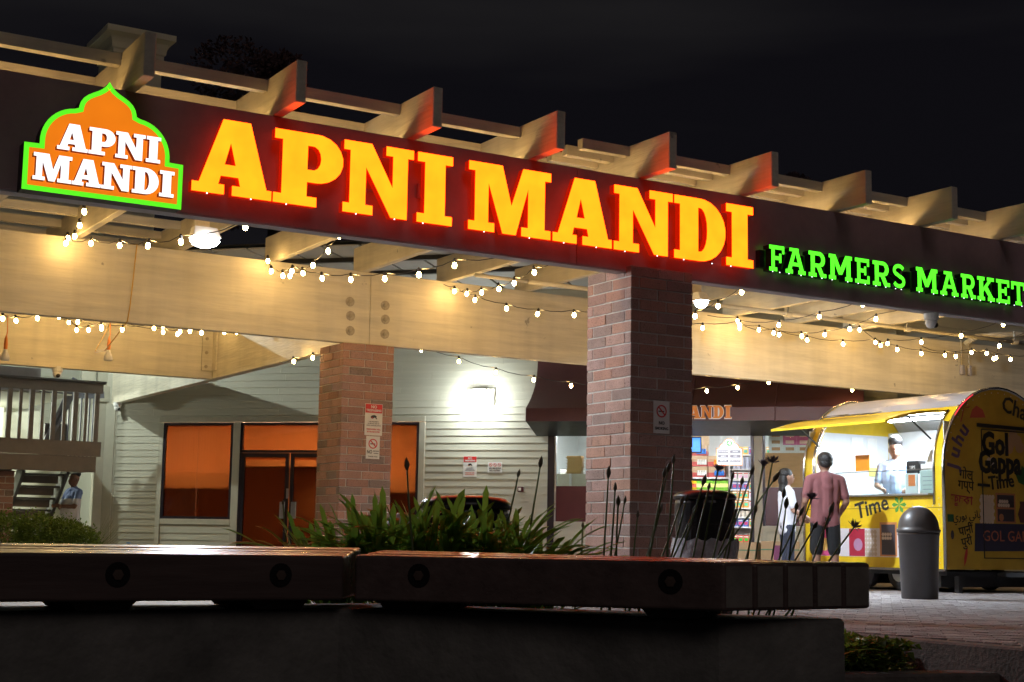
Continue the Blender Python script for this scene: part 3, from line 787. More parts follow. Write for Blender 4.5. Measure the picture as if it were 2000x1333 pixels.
post = thing('corner_post', 'pale square timber post at the left corner of the shop wall', 'post', (7.85, 27.95, 0))
MB().box(7.76, 7.93, 27.92, 28.08, 0, 3.7).obj('shaft', M['siding_trim'], post, bevel=0.006)
MB().box(7.70, 7.97, 27.88, 28.1, 3.05, 3.35).obj('collar', M['siding_trim'], post, bevel=0.006)
MB().box(7.45, 7.7, 27.95, 28.03, 3.0, 3.8).obj('bracket', M['siding_trim'], post)

# cupola / chimney above the roof
cu = thing('roof_cupola', 'pale square roof turret with flared cornice above the left rafters', 'turret', (8.55, 29.7, 5.0))
MB().box(8.06, 9.05, 29.15, 30.25, 5.0, 10.30).obj('shaft', M['cream_wall'], cu)
b = MB()
pr = [(0.0, 10.25), (0.03, 10.26), (0.03, 10.33), (0.06, 10.36), (0.075, 10.46), (0.12, 10.56), (0.19, 10.62), (0.215, 10.64), (0.215, 10.76)]
rings = []
for o_, z in pr: rings += [(8.06-o_, 29.15-o_, z), (9.05+o_, 29.15-o_, z), (9.05+o_, 30.25+o_, z), (8.06-o_, 30.25+o_, z)]
fs = [(i*4+k, i*4+(k+1) % 4, (i+1)*4+(k+1) % 4, (i+1)*4+k) for i in range(len(pr)-1) for k in range(4)] + [tuple(4*(len(pr)-1)+k for k in range(4))]
b.add(rings, fs).obj('cornice', M['cream_wall'], cu)

# ================================================================== SIGNS ON THE FASCIA
big = thing('main_sign', 'big glowing yellow slab letters with red edges on the brown fascia', 'sign', (6.45, 10.9, 3.2))
B = [('A',3.67,4.325),('P',4.34,4.94),('N',4.945,5.585),('I',5.625,5.96),('M',6.12,6.955),('A',6.98,7.615),('N',7.64,8.305),('D',8.325,8.985),('I',8.995,9.275)]
B[7] = ('D', 8.325, 8.935); B[8] = ('I', 8.945, 9.275)
halo = em('sign_halo_red', (1.0, 0.03, 0.0), 0.8)
for chx, a, b_ in B:
    lo = scaled(heavy(chx), a, b_, 3.20, 3.80)
    q = MB().prism(lo, (0, 10.92, 0), (1,0,0), (0,0,1), (0,-1,0), 0.075, front=False, back=False).obj('letter', M['sign_red'], big)
    MB().prism(lo, (0, 10.919, 0), (1,0,0), (0,0,1), (0,-1,0), 0.004, sides=True).obj('letter_face', M['sign_yellow'], q)
    MB().prism(lo, (0, 10.993, 0), (1,0,0), (0,0,1), (0,-1,0), 0.002, front=False, sides=False).obj('halo_panel', halo, q)
    for k in range(1 if chx in 'IP' else 2):
        MB().ball((a + (b_-a)*(0.2 if k == 0 else 0.75), 10.935, 3.196), 0.006, 6, 4).obj('weep_led', M['led'], q)
    MB().box((a+b_)/2-.10, (a+b_)/2+.10, 11.03, 11.078, 3.44, 3.56).obj('mounting_box', M['fascia'], q)

gr = thing('green_sign', 'glowing green slab lettering reading farmers market on the brown fascia', 'sign', (11.3, 10.92, 3.2))
gx = [9.478,9.669,9.686,9.943,9.986,10.217,10.253,10.565,10.607,10.804,10.852,11.09,11.128,11.31,11.468,11.779,11.822,12.088,12.132,12.353,12.383,12.647,12.677,12.884,12.915,13.138]
M['green_return'] = pm('green_return', (0.015, 0.05, 0.02), 0.4)
for i, chx in enumerate('FARMERSMARKET'):
    a, b_ = gx[2*i], gx[2*i+1]
    lo = scaled(light(chx), a, b_, 3.205, 3.46)
    q = MB().prism(lo, (0, 10.92, 0), (1,0,0), (0,0,1), (0,-1,0), 0.09, front=False, back=False).obj('letter', M['green_return'], gr)
    MB().prism(lo, (0, 10.919, 0), (1,0,0), (0,0,1), (0,-1,0), 0.003).obj('letter_face', M['sign_green'], q)
    MB().ball((a+.05, 10.93, 3.20), 0.005, 6, 4).ball((b_-.05, 10.93, 3.20), 0.005, 6, 4).obj('weep_led', M['led'], q)
MB().box(9.44, 11.34, 11.02, 11.078, 3.25, 3.42).obj('raceway', M['black'], gr)
MB().box(11.43, 13.2, 11.02, 11.078, 3.25, 3.42).obj('raceway', M['black'], gr)

lg = thing('logo_sign', 'glowing orange domed logo cabinet with bright green border and white letters', 'sign', (3.0, 10.9, 3.04))
half = [(0.598,3.037),(0.598,3.387),(0.488,3.390),] + [(0.222+0.266*math.cos(R(a)), 3.42+0.274*math.sin(R(a))) for a in range(4, 91, 8)] + [(0.218,3.705),(0.216,3.722),(0.206,3.757),(0.185,3.790),(0.155,3.817),(0.118,3.839),(0.080,3.859),(0.050,3.880),(0.028,3.902),(0.012,3.922),(0.0,3.942)]
out = [(3.0+x, z) for x, z in half] + [(3.0-x, z) for x, z in half[-2::-1]]
def inset(poly, d):
    n = len(poly); r = []
    for i in range(n):
        p0, p1, p2 = Vector(poly[i-1]), Vector(poly[i]), Vector(poly[(i+1) % n])
        d1 = (p1-p0).normalized(); d2 = (p2-p1).normalized()
        n1 = Vector((-d1.y, d1.x)); n2 = Vector((-d2.y, d2.x))
        bi = (n1+n2)
        bi = bi.normalized() if bi.length > 1e-6 else n1
        k = d/max(0.45, bi.dot(n1))
        r.append(tuple(p1+bi*k))
    return r
inn = inset(out, 0.036)
MB().prism([out], (0, 10.93, 0), (1,0,0), (0,0,1), (0,-1,0), 0.145, sides=True).obj('cabinet', M['black'], lg)
bq = MB(); no = len(out)
bq.add([(x, 10.9245, z) for x, z in out] + [(x, 10.9245, z) for x, z in inn], [(i, (i+1) % no, no+(i+1) % no, no+i) for i in range(no)])
bq.add([(x, 10.9245, z) for x, z in out] + [(x, 10.9305, z) for x, z in out], [(i, no+i, no+(i+1) % no, (i+1) % no) for i in range(no)])
bq.obj('border', M['logo_green'], lg)
MB().prism([inn], (0, 10.922, 0), (1,0,0), (0,0,1), (0,-1,0), 0.002).obj('face', M['logo_orange'], lg)
def logo_word(ws, z0, z1):
    for chx, a, b_ in ws:
        lo = scaled(heavy(chx), a, b_, z0, z1)
        q = MB().prism(lo, (0, 10.86, 0), (1,0,0), (0,0,1), (0,-1,0), 0.058, front=False, back=False).obj('letter', M['logo_red'], lg)
        MB().prism(lo, (0, 10.859, 0), (1,0,0), (0,0,1), (0,-1,0), 0.002).obj('letter_face', M['logo_white'], q)
logo_word([('A',2.622,2.845),('P',2.852,3.048),('N',3.052,3.275),('I',3.285,3.395)], 3.355, 3.555)
logo_word([('M',2.46,2.737),('A',2.742,2.955),('N',2.96,3.185),('D',3.19,3.392),('I',3.40,3.512)], 3.105, 3.305)

# ================================================================== FLOOD LIGHTS
def point(name, loc, power, colr, rad, parent):
    l = bpy.data.lights.new(name, 'POINT'); l.energy = power; l.color = colr; l.shadow_soft_size = rad
    o = bpy.data.objects.new(name, l); col.objects.link(o); o.parent = parent
    o.matrix_basis = wm(parent).inverted() @ Matrix.Translation(loc)
    return o
def flood(label, x, y, z, w, topz, power, aim):
    f = thing('flood_light', label, 'flood light', (x, y, z), group='white flood lights of the front bay')
    MB().box(x-0.07-w*0, x+0.07, y+0.06, y+0.09, z+0.02, topz).obj('mount_board', M['cream_y'], f)
    MB().hexa([(x-w,y-.10,z-.03),(x+w,y-.10,z-.03),(x+w,y+.055,z-.03),(x-w,y+.055,z-.03),(x-w*.8,y-.05,z+.07),(x+w*.8,y-.05,z+.07),(x+w*.8,y+.055,z+.07),(x-w*.8,y+.055,z+.07)]).obj('housing', M['white'], f)
    MB().lathe([(0.0,0.0),(w*.9,0.0),(w*1.05,-.025),(w*.85,-.06),(w*.4,-.082),(0.0,-.088)][::-1], (x, y-.025, z-.032), 18).obj('lens', M['flood'], f, smooth=True)
    l = bpy.data.lights.new('flood_lamp', 'SPOT'); l.energy = power; l.color = (0.76, 0.88, 1.0); l.shadow_soft_size = 0.05; l.spot_size = R(165); l.spot_blend = 0.6
    o = bpy.data.objects.new('flood_lamp', l); col.objects.link(o); o.parent = f
    mq = Vector(aim).to_track_quat('-Z', 'Y').to_matrix().to_4x4(); mq.translation = (x, y-0.03, z-0.17)
    o.matrix_basis = wm(f).inverted() @ mq
    return f
flood('white flood light hanging below the logo end of the fascia', 4.51, 13.0, 3.30, 0.13, 3.945, 520, (.3,-.3,-.9))
flood('white flood light tucked beside the front brick column', 10.90, 13.8, 3.45, 0.075, 3.945, 980, (.45,.05,-.85))
wl = thing('wall_light', 'blazing white wall pack light on the sage siding', 'wall light', tuple(wp(7.2, -0.02, 3.05)), SR)
def wbox(name, mat, parent, *a, bevel=0):
    x0,x1,y0,y1,z0,z1 = a
    return MB().hexa([wp(x0,y0,z0),wp(x1,y0,z0),wp(x1,y1,z0),wp(x0,y1,z0),wp(x0,y0,z1),wp(x1,y0,z1),wp(x1,y1,z1),wp(x0,y1,z1)]).obj(name, mat, parent, bevel=bevel)
wbox('back_plate', M['siding_trim'], wl, 6.98, 7.46, -.045, -.024, 2.96, 3.24)
wbox('housing', M['white'], wl, 7.08, 7.33, -.12, -.046, 3.21, 3.23, bevel=0.005)
wbox('lens', M['flood'], wl, 7.06, 7.35, -.19, -.05, 3.05, 3.208, bevel=0.02)
point('wall_lamp', tuple(wp(7.2, -0.34, 3.02)), 72, (0.93, 1.0, 0.97), 0.06, wl)
# lamp above the balcony, out of sight behind the beams
ll = thing('balcony_lamp', 'white lamp under the roof above the balcony', 'lamp', (5.6, 25.8, 5.12))
MB().lathe([(0.0,0.0),(0.05,0.0),(0.12,-0.05),(0.12,-0.07),(0,-0.07)][::-1], (5.6,25.8,5.2), 14).obj('shade', M['white'], ll)
MB().ball((5.6,25.8,5.10), 0.035, 10, 8).obj('globe', M['flood'], ll)
MB().bar((5.6,25.8,5.2),(5.6,25.8,5.6),0.02,0.02).bar((5.6,25.8,5.59),(5.6,31.0,5.59),0.03,0.03).obj('arm', M['galv'], ll)
point('balcony_lamp_light', (5.6,25.8,5.02), 2100, (0.90, 1.0, 0.92), 0.05, ll)

sl = thing('soffit_lamp', 'white lamp under the boarded soffit behind the balcony', 'lamp', (5.3, 29.2, 2.86))
MB().lathe([(0,0),(.10,0),(.12,-.03),(.12,-.05),(0,-.05)][::-1], (5.3,29.2,2.998), 14).obj('base', M['white'], sl)
MB().ball((5.3,29.2,2.93), (.09,.09,.04), 12, 6).obj('globe', M['flood'], sl)
point('soffit_lamp_light', (5.3,29.2,2.80), 260, (0.95, 1.0, 0.86), 0.06, sl)
rl = thing('glow_tubes', 'added warm tubes behind the window paper', 'lamp', tuple(wp(3.2, .9, 2.95)), SR)  # unseen tubes added to make the window paper glow orange
M['paper_glow'] = em('paper_glow', (1.0, .80, .52), 9500)
for q0, q1 in ((1.2, 2.45), (2.75, 4.5), (4.7, 6.0)):
    wbox('fitting', M['white'], rl, q0, q1, .13, .20, 2.80, 2.84)
    wbox('tube', M['paper_glow'], rl, q0+.03, q1-.03, .155, .18, 2.765, 2.79)

# ================================================================== STRING LIGHTS
prof_b = [(0.0,-0.092),(0.013,-0.087),(0.021,-0.074),(0.023,-0.062),(0.018,-0.045),(0.012,-0.032),(0.0,-0.032)]
bulb_me = MB().lathe(prof_b, n=8).mesh('bulb', M['bulb'], True)
sock_me = MB().lathe([(0.0,-0.036),(0.016,-0.036),(0.017,0.0),(0.008,0.012),(0.0,0.012)], n=8).mesh('socket', M['black'])
def string(label, pts, a=None, b=None, skip=()):
    pts = [Vector(p) for p in pts]
    s = thing('string_light', label, 'string light', tuple(pts[0]))
    wire = [p + Vector((0,0,0.07)) for p in pts]
    full = ([Vector(a)] if a else []) + wire + ([Vector(b)] if b else [])
    q = []
    for u, v in zip(full[:-1], full[1:]):
        for t in (0, .33, .66): q.append(u.lerp(v, t) - Vector((0,0,0.05*4*t*(1-t)*min(1,(v-u).length))))
    q.append(full[-1])
    MB().tube(q, 0.0045, 4).obj('wire', M['black'], s)
    for p in wire:
        Mx = wm(s).inverted() @ Matrix.Translation(p) @ Matrix.Rotation(random.uniform(-.15,.15), 4, 'X') @ Matrix.Rotation(random.uniform(-.15,.15), 4, 'Y')
        so = place('socket', sock_me, s, Mx)
        place('bulb', bulb_me, so, Matrix())
    return s
string('short run of warm bulbs climbing from left beam to the logo', [(3.69,14.1,3.61),(3.89,15.0,3.66),(4.08,15.9,3.72),(4.23,16.8,3.87)], (3.4,13.0,3.75), (4.3,17.04,3.92))
string('warm bulb string sagging past the left flood light', [(4.22,16.8,3.81),(4.25,15.88,3.66),(4.30,14.96,3.49),(4.32,14.04,3.34),(4.33,13.12,3.23),(4.60,12.2,3.24)], (4.25,17.04,3.9), (4.8,11.3,3.3))
string('warm bulbs dropping from fascia to beam between first two big letters', [(5.91,13.08,3.47),(6.17,13.96,3.49),(6.40,14.84,3.50),(6.64,15.72,3.57),(6.86,16.6,3.69)], (5.5,11.4,3.3), (6.95,17.04,3.85))
string('long warm bulb swag across the beam above the far brick column', [(6.64,16.8,3.88),(6.47,16.25,3.65),(6.39,15.7,3.51),(6.28,15.15,3.47),(6.39,14.6,3.32),(6.48,14.05,3.24),(6.60,13.5,3.18),(6.71,12.95,3.15),(6.81,12.4,3.17)], (6.66,17.04,3.95), (7.0,11.3,3.2))
string('warm bulbs falling to the beam just left of the front column', [(8.08,13.0,3.33),(8.36,13.85,3.37),(8.66,14.7,3.45),(8.92,15.55,3.55),(9.20,16.4,3.68)], (7.7,11.9,3.3), (9.3,17.04,3.85))
string('long warm bulb swag passing behind the front brick column', [(9.23,16.8,3.77),(9.28,16.34,3.60),(9.47,15.88,3.45),(9.66,15.42,3.34),(9.88,14.96,3.29),(10.08,14.5,3.25),(10.28,14.04,3.25),(10.30,13.12,3.09),(10.25,12.66,3.14),(10.20,12.2,3.23)], (9.2,17.04,3.9), (10.3,11.3,3.2))
string('warm bulbs rising to the fascia right of the front column', [(12.29, 15.5, 3.41),(12.57, 15.07, 3.42),(12.88, 14.65, 3.4),(13.19, 14.23, 3.49),(13.52, 13.8, 3.62)], (12.3,16.6,3.7), (13.6,12.9,3.75))
string('longest warm bulb swag along the right half of the beam', [(13.88,16.7,3.79),(13.85,16.6,3.67),(14.12,16.5,3.66),(14.41,16.4,3.60),(14.86,16.3,3.55),(15.47,16.2,3.53),(16.02,16.1,3.59),(16.37,16.0,3.50),(16.76,15.9,3.46),(17.4,15.8,3.46),(17.97,15.7,3.54),(18.38,15.6,3.47)], (13.6,17.04,3.9), (18.9,15.5,3.6))
string('warm bulbs crossing below the first green letters', [(14.23, 16.3, 3.6),(14.23, 15.73, 3.49),(14.14, 15.15, 3.44),(14.05, 14.58, 3.44),(13.96, 14.0, 3.5)], (14.3,17.04,3.8), (14.2,13.2,3.75))
string('warm bulbs reaching to the far right end of the fascia', [(16.29, 16.7, 3.87),(16.23, 16.2, 3.57),(15.88, 15.7, 3.52),(16.04, 15.2, 3.5),(16.32, 14.7, 3.56),(16.61, 14.2, 3.69)], (16.3,17.04,3.95), (16.6,13.4,3.8))
string('short warm bulb run above the food trailer roof', [(17.92, 16.5, 3.59),(17.99, 16.02, 3.59),(17.94, 15.55, 3.44),(17.45, 15.07, 3.37),(16.98, 14.6, 3.46)], (18.0,17.04,3.8), (16.9,13.8,3.7))
string('warm bulbs under the left beam nearest the photo edge', [(3.83,18.0,3.06),(4.11,18.6,3.13),(4.51,19.2,3.27),(4.93,19.8,3.40),(5.34,20.4,3.44),(5.83,21.0,3.46)], (3.5,17.2,3.2), (6.2,22.3,3.6))
string('warm bulbs in the yellow lit bay between the two hanging lamps', [(5.5,21.5,3.58),(5.51,21.08,3.42),(5.56,20.67,3.38),(5.62,20.25,3.38),(5.80,19.83,3.31),(6.09,19.42,3.31),(6.08,19.0,3.29)], (5.5,22.3,3.8), (6.2,17.2,3.4))
string('warm bulbs at the right end of the yellow lit bay', [(6.58,20.5,3.42),(6.65,20.08,3.35),(6.55,19.67,3.33),(6.55,19.25,3.29),(6.56,18.83,3.22),(6.73,18.42,3.20),(6.73,18.0,3.15)], (6.5,22.3,3.8), (6.9,17.2,3.3))
string('pair of warm bulbs under the cross beam beside the far brick column', [(7.77,18.6,2.91),(7.75,17.9,2.89)], (7.9,19.4,3.0), (7.95,17.4,3.0))
string('warm bulb string slung below the beam in front of the awning', [(9.18,17.6,3.08),(9.76,17.6,2.97),(10.35,17.6,2.86),(10.97,17.6,2.80),(11.59,17.6,2.76),(12.2,17.6,2.75),(12.8,17.6,2.76),(13.4,17.6,2.79),(14.03,17.6,2.85),(14.64,17.6,2.94),(15.25,17.6,3.06)], (8.6,17.4,3.2), (15.6,17.3,3.2))
string('single warm bulb below the beam over the trailer', [(16.99,17.6,3.06)], (15.7,17.3,3.2), (17.6,17.3,3.2))

for a_, b_, lb in ((0.6, 4.2, 'warm bulb string tucked behind the fascia at the logo end'), (4.5, 8.0, 'warm bulb string tucked behind the middle of the fascia'), (8.4, 12.4, 'warm bulb string tucked behind the fascia at the green end')):
    n_ = int((b_-a_)/.42); string(lb, [(a_+(b_-a_)*i/n_, 11.36, 3.84 + .02*math.sin(i*2.1)) for i in range(n_+1)], (a_-.2, 11.24, 3.9), (b_+.2, 11.24, 3.9))

string('added unseen warm bulb string brightening the inner beam', [(2.2+.56*i, 21.65, 3.86 + .02*math.sin(i*1.7)) for i in range(11)], (1.8, 22.3, 3.93), (7.95, 22.3, 3.93))  # extra string out of view, added to brighten the inner bay

# ================================================================== SMALL FIXTURES
def dome_cam(label, x, y, z, sc=1.0, yw=0):
    d = thing('dome_camera', label, 'security camera', (x, y, z), yw, group='dome security cameras')
    MB().lathe([(0,0.10),(0.058,0.10),(0.062,0.085),(0.062,0.05),(0.055,0.035),(0,0.035)][::-1], n=16).obj('base', M['white'], d, local=True, smooth=False).scale = (sc,)*3
    b = MB().ball((0,0,0.015), 0.05, 14, 10).obj('eye', M['white'], d, local=True, smooth=True); b.scale = (sc,)*3
    b = MB().ball((0.012,-0.03,-0.005), 0.026, 12, 8).obj('lens', M['black_gloss'], d, local=True, smooth=True); b.scale = (sc,)*3
dome_cam('white dome camera under the fascia below the green lettering', 11.92, 11.15, 2.92, 1.25, R(20))
dome_cam('white dome camera under the yellow lit beam above the balcony', 5.60, 22.40, 2.91, 1.3, R(-15))
dome_cam('white dome camera at the end of the cross beam by the shop corner', 8.03, 27.55, 2.91, 1.2, R(10))
def hang_lamp(label, x, y, z, top):
    h = thing('hanging_lamp', label, 'lamp', (x, y, z-0.12), group='unlit reflector lamps on orange cord')
    MB().tube([(x,y,top),(x+.01,y,(top+z)/2),(x,y,z+.12)], 0.007, 5).obj('cord', M['orange_cord'], h)
    MB().lathe([(0.0,0.0),(0.024,0.0),(0.026,0.06),(0.02,0.14),(0.008,0.18),(0.0,0.18)], (x,y,z-.02), 10).obj('socket', M['orange_cord'], h)
    MB().lathe([(0.0,-0.15),(0.05,-0.148),(0.062,-0.13),(0.052,-0.08),(0.028,-0.03),(0.022,-0.0),(0.0,0.0)], (x,y,z-.02), 14).obj('bulb', M['frost'], h, smooth=True)
hang_lamp('unlit reflector lamp on orange cord right of the balcony camera', 5.67, 20.0, 3.07, 3.45)
hang_lamp('unlit reflector lamp on orange cord at the left photo edge', 4.32, 20.0, 2.97, 3.4)
oc = thing('orange_extension_cord', 'orange extension cord hanging down the front of the left beam', 'cord', (5.2, 17.0, 3.0))
MB().tube([(5.05,17.2,3.96),(5.10,17.035,3.955),(5.09,17.03,3.85),(5.07,17.03,3.5),(5.05,17.03,3.2),(5.03,17.03,3.03),(5.02,17.3,2.93),(5.2,18.5,2.85),(5.35,19.5,2.95),(5.67,20.0,3.4)], 0.007, 5).obj('cord_run', colmat((.62,.36,.05)), oc, smooth=True)
cp = thing('conduit_pipe', 'white conduit pipe running under the rafters on the right', 'pipe', (12.9, 16.2, 3.85))
MB().tube([(10.0,16.2,3.90),(20.2,16.2,3.88)], 0.030, 10).obj('pipe_run', M['cream_x'], cp, smooth=True)
MB().tube([(9.2,16.2,3.9),(9.97,16.2,3.9)], 0.025, 8).obj('pipe_run', M['cream_x'], cp, smooth=True)
for x in (12.0, 14.4, 16.8, 19.2):
    MB().lathe([(0,-.055),(0.042,-.055),(0.042,.055),(0,.055)], n=10).obj('coupling', M['cream_x'], cp, local=True).matrix_basis = wm(cp).inverted() @ Matrix.Translation((x,16.2,3.88)) @ Matrix.Rotation(R(90),4,'Y')
    MB().bar((x,16.2,3.92),(x,16.2,4.05),0.02,0.02).obj('hanger', M['galv'], cp)
ej = thing('junction_conduit', 'pair of thin conduits with small boxes on the right of the beam', 'conduit', (18.95, 17.0, 3.4))
for x in (18.88, 19.05):
    MB().tube([(x,17.02,3.97),(x,17.02,3.56)],0.010,6).obj('conduit', M['cream_x'], ej)
    MB().box(x-.03,x+.03,16.98,17.048,3.40,3.56).obj('box', M['trim_grey'], ej, bevel=0.004)
MB().tube([(18.95,17.0,3.92),(19.0,16.8,4.02),(19.4,16.5,4.06),(20.0,16.3,4.1)],0.05,8).obj('duct', M['cream_x'], ej, smooth=True)
wb = thing('strobe_box', 'small dark red box on the siding beside the entrance', 'alarm box', tuple(wp(7.97,-.03,1.44)), SR)
wbox('case', M['maroon'], wb, 7.92,8.02,-.09,-.024,1.43,1.52, bevel=0.006); wbox('strobe', M['white_print'], wb, 7.94,7.985,-.10,-.091,1.45,1.50)
hb = thing('hose_bib', 'brass hose tap with blue handle low on the siding', 'tap', tuple(wp(0.54,-.03,0.38)), SR)
wbox('tap_body', pm('brass',(0.6,0.4,0.15),0.35,metal=0.9), hb, .52,.57,-.10,-.024,.38,.42); wbox('tap_handle', colmat((0.05,0.25,0.6)), hb, .505,.575,-.09,-.06,.425,.445)

# warning plates
def plate(name, label, O, U, w, h, n, rows, off=0.004, icon=None, group=None):
    """rows: list of (text, centre z offset from bottom, size, mat); header: (z0,z1,mat)"""
    U = Vector(U); n = Vector(n); O = Vector(O) + n*off
    p = thing(name, label, 'sign', tuple(O), group=group)
    V = Vector((0,0,1))
    def quad(a, b, c, d, dep, mat, nm):
        MB().prism([[(a,c),(b,c),(b,d),(a,d)]], O + n*dep, U, V, n, 0.002).obj(nm, mat, p)
    quad(-w/2, w/2, 0, h, 0.0025, M['white_print'], 'panel')
    for r in rows:
        if r[0] == 'band': quad(-w/2+.006, w/2-.006, r[1], r[2], 0.005, r[3], 'header_band')
        elif r[0] == 'ring':
            _, cx, cz, rad = r
            o = arc(cx, cz, rad, rad, 0, 345, 23); i_ = arc(cx, cz, rad*.8, rad*.8, 0, 345, 23)[::-1]
            MB().prism([o, i_], O + n*.005, U, V, n, 0.002).obj('ring', M['red_print'], p)
            MB().prism([[(cx-rad*.62-.4*rad*.2, cz+rad*.62),(cx-rad*.5,cz+rad*.72),(cx+rad*.68,cz-rad*.5),(cx+rad*.54,cz-rad*.64)][::-1]], O+n*.006, U, V, n, 0.002).obj('slash', M['red_print'], p)
            MB().prism([[(cx-rad*.6,cz-rad*.12),(cx+rad*.5,cz-rad*.12),(cx+rad*.5,cz+rad*.06),(cx-rad*.6,cz+rad*.06)]], O+n*.004, U, V, n, 0.001).obj('cigarette', M['black_print'], p)
        elif r[0] == 'camera':
            _, cx, cz, s = r
            MB().prism([[(cx-.9*s,cz+.1*s),(cx-.75*s,cz-.25*s),(cx-.35*s,cz-.42*s),(cx+.35*s,cz-.05*s),(cx+.9*s,cz-.55*s),(cx+1.0*s,cz-.4*s),(cx+.75*s,cz+.05*s),(cx+.85*s,cz+.3*s),(cx+.2*s,cz+.6*s),(cx-.5*s,cz+.45*s)]], O+n*.005, U, V, n, 0.002).obj('camera_symbol', M['black_print'], p)
            MB().prism([arc(cx-.45*s,cz-.15*s,.17*s,.17*s,0,330,11)], O+n*.0065, U, V, n, 0.002).obj('camera_eye', M['red_print'], p)
        else:
            text(r[0], r[2], r[3], p, O + n*.0058 + V*r[1] + U*(r[5] if len(r) > 5 else 0), U, V, bold=r[4] if len(r) > 4 else 0.02, sx=r[6] if len(r) > 6 else 1.0, thick=0.0008)
    return p
def trespass(label, O, U, n, w, h):
    k = h/0.40
    return plate('no_trespassing_sign', label, O, U, w, h, n, [('band', h*.71, h*.985, M['red_print']), ('NO', h*.895, .052*k, M['white_print'], .03), ('TRESPASSING', h*.785, .038*k, M['white_print'], .035, 0, 0.92), ('camera', 0.0, h*.575, .048*k), ('THIS PROPERTY', h*.43, .020*k, M['grey_print']), ('IS PROTECTED BY', h*.37, .020*k, M['grey_print']), ('VIDEO SURVEILLANCE', h*.31, .020*k, M['grey_print']), ('TRESPASSERS WILL', h*.19, .024*k, M['red_print']), ('BE PROSECUTED', h*.11, .024*k, M['red_print'])], group='no trespassing plates')
F = (0,-1,0); X = (1,0,0)
trespass('larger red and white no trespassing plate on the far brick column', (8.215, 16.998, 1.86), X, F, 0.245, 0.40)
plate('no_smoking_sign', 'white no smoking plate below the trespassing plate on the brick column', (8.215, 16.998, 1.565), X, 0.19, 0.285, F, [('ring', 0.0, 0.19, 0.062), ('NO', 0.085, .062, M['black_print'], .02, -.045, 0.75), ('SMOKING', 0.098, .019, M['black_print'], .02, .045), ('VAPING', 0.070, .019, M['black_print'], .02, .045), ('THANK YOU', 0.028, .022, M['black_print'], .02)])
plate('no_smoking_sign', 'tall no smoking plate on the dark front of the near column', (8.235, 10.998, 1.40+.16), X, 0.185, 0.30, F, [('ring', 0.0, 0.205, 0.058), ('NO', 0.095, .042, M['black_print'], .03), ('SMOKING', 0.045, .036, M['black_print'], .03, 0, 0.95)])
sn = Zn
trespass('small no trespassing plate on the sage siding under the wall light', wp(7.04,-.022,1.69), US, sn, 0.25, 0.36)
plate('no_vaping_sign', 'small square no smoking no vaping plate on the sage siding', wp(7.495,-.022,1.765), US, 0.26, 0.185, sn, [('ring', -.078, .135, .030), ('ring', 0, .135, .030), ('ring', .078, .135, .030), ('NO SMOKING', .075, .036, M['black_print'], .03), ('NO VAPING', .035, .036, M['black_print'], .03)])
# ================================================================== SHOP INTERIOR
room = thing('shop_interior', 'bright white shop interior seen through the entrance', 'interior', tuple(wp(11.0, 3.0, 0)), SR)
M['shop_wall'] = pm('shop_wall', (0.70, 0.70, 0.68), 0.7, var=0.05)
M['shop_floor'] = pm('shop_floor', (0.45, 0.42, 0.38), 0.4, var=0.1)
wbox('floor', M['shop_floor'], room, 7.6, 14.0, 0.16, 7.0, -0.01, 0.012)
wbox('ceiling', M['shop_wall'], room, 7.6, 14.0, 0.16, 7.0, 3.0, 3.05)
wbox('back_wall', M['shop_wall'], room, 7.6, 14.0, 6.9, 7.0, 0.013, 2.99)
wbox('side_wall', M['shop_wall'], room, 7.5, 7.6, 0.16, 6.9, 0.013, 2.99)
wbox('side_wall', M['shop_wall'], room, 14.0, 14.1, 0.16, 6.9, 0.013, 2.99)
def tube_light(label, s0, s1, d0, d1, z):
    t = thing('ceiling_tube', label, 'light', tuple(wp((s0+s1)/2, (d0+d1)/2, z)), SR, group='white tube lights on the shop ceiling')
    wbox('fitting', M['white'], t, s0-.02, s1+.02, d0-.02, d1+.02, z+.041, z+.08)
    wbox('tube', M['tube'], t, s0, s1, d0, d1, z, z+.04)
for i, (s0, s1, d0, d1) in enumerate(((8.0,9.3,1.2,1.32),(10.1,11.5,1.2,1.32),(12.0,13.4,1.1,1.22),(8.0,9.3,3.4,3.52),(10.1,11.5,4.2,4.32),(12.0,13.4,3.6,3.72))):
    tube_light('white tube light, %s on the shop ceiling' % ('front left','front middle','front right','rear left','rear middle','rear right')[i], s0, s1, d0, d1, 2.72)

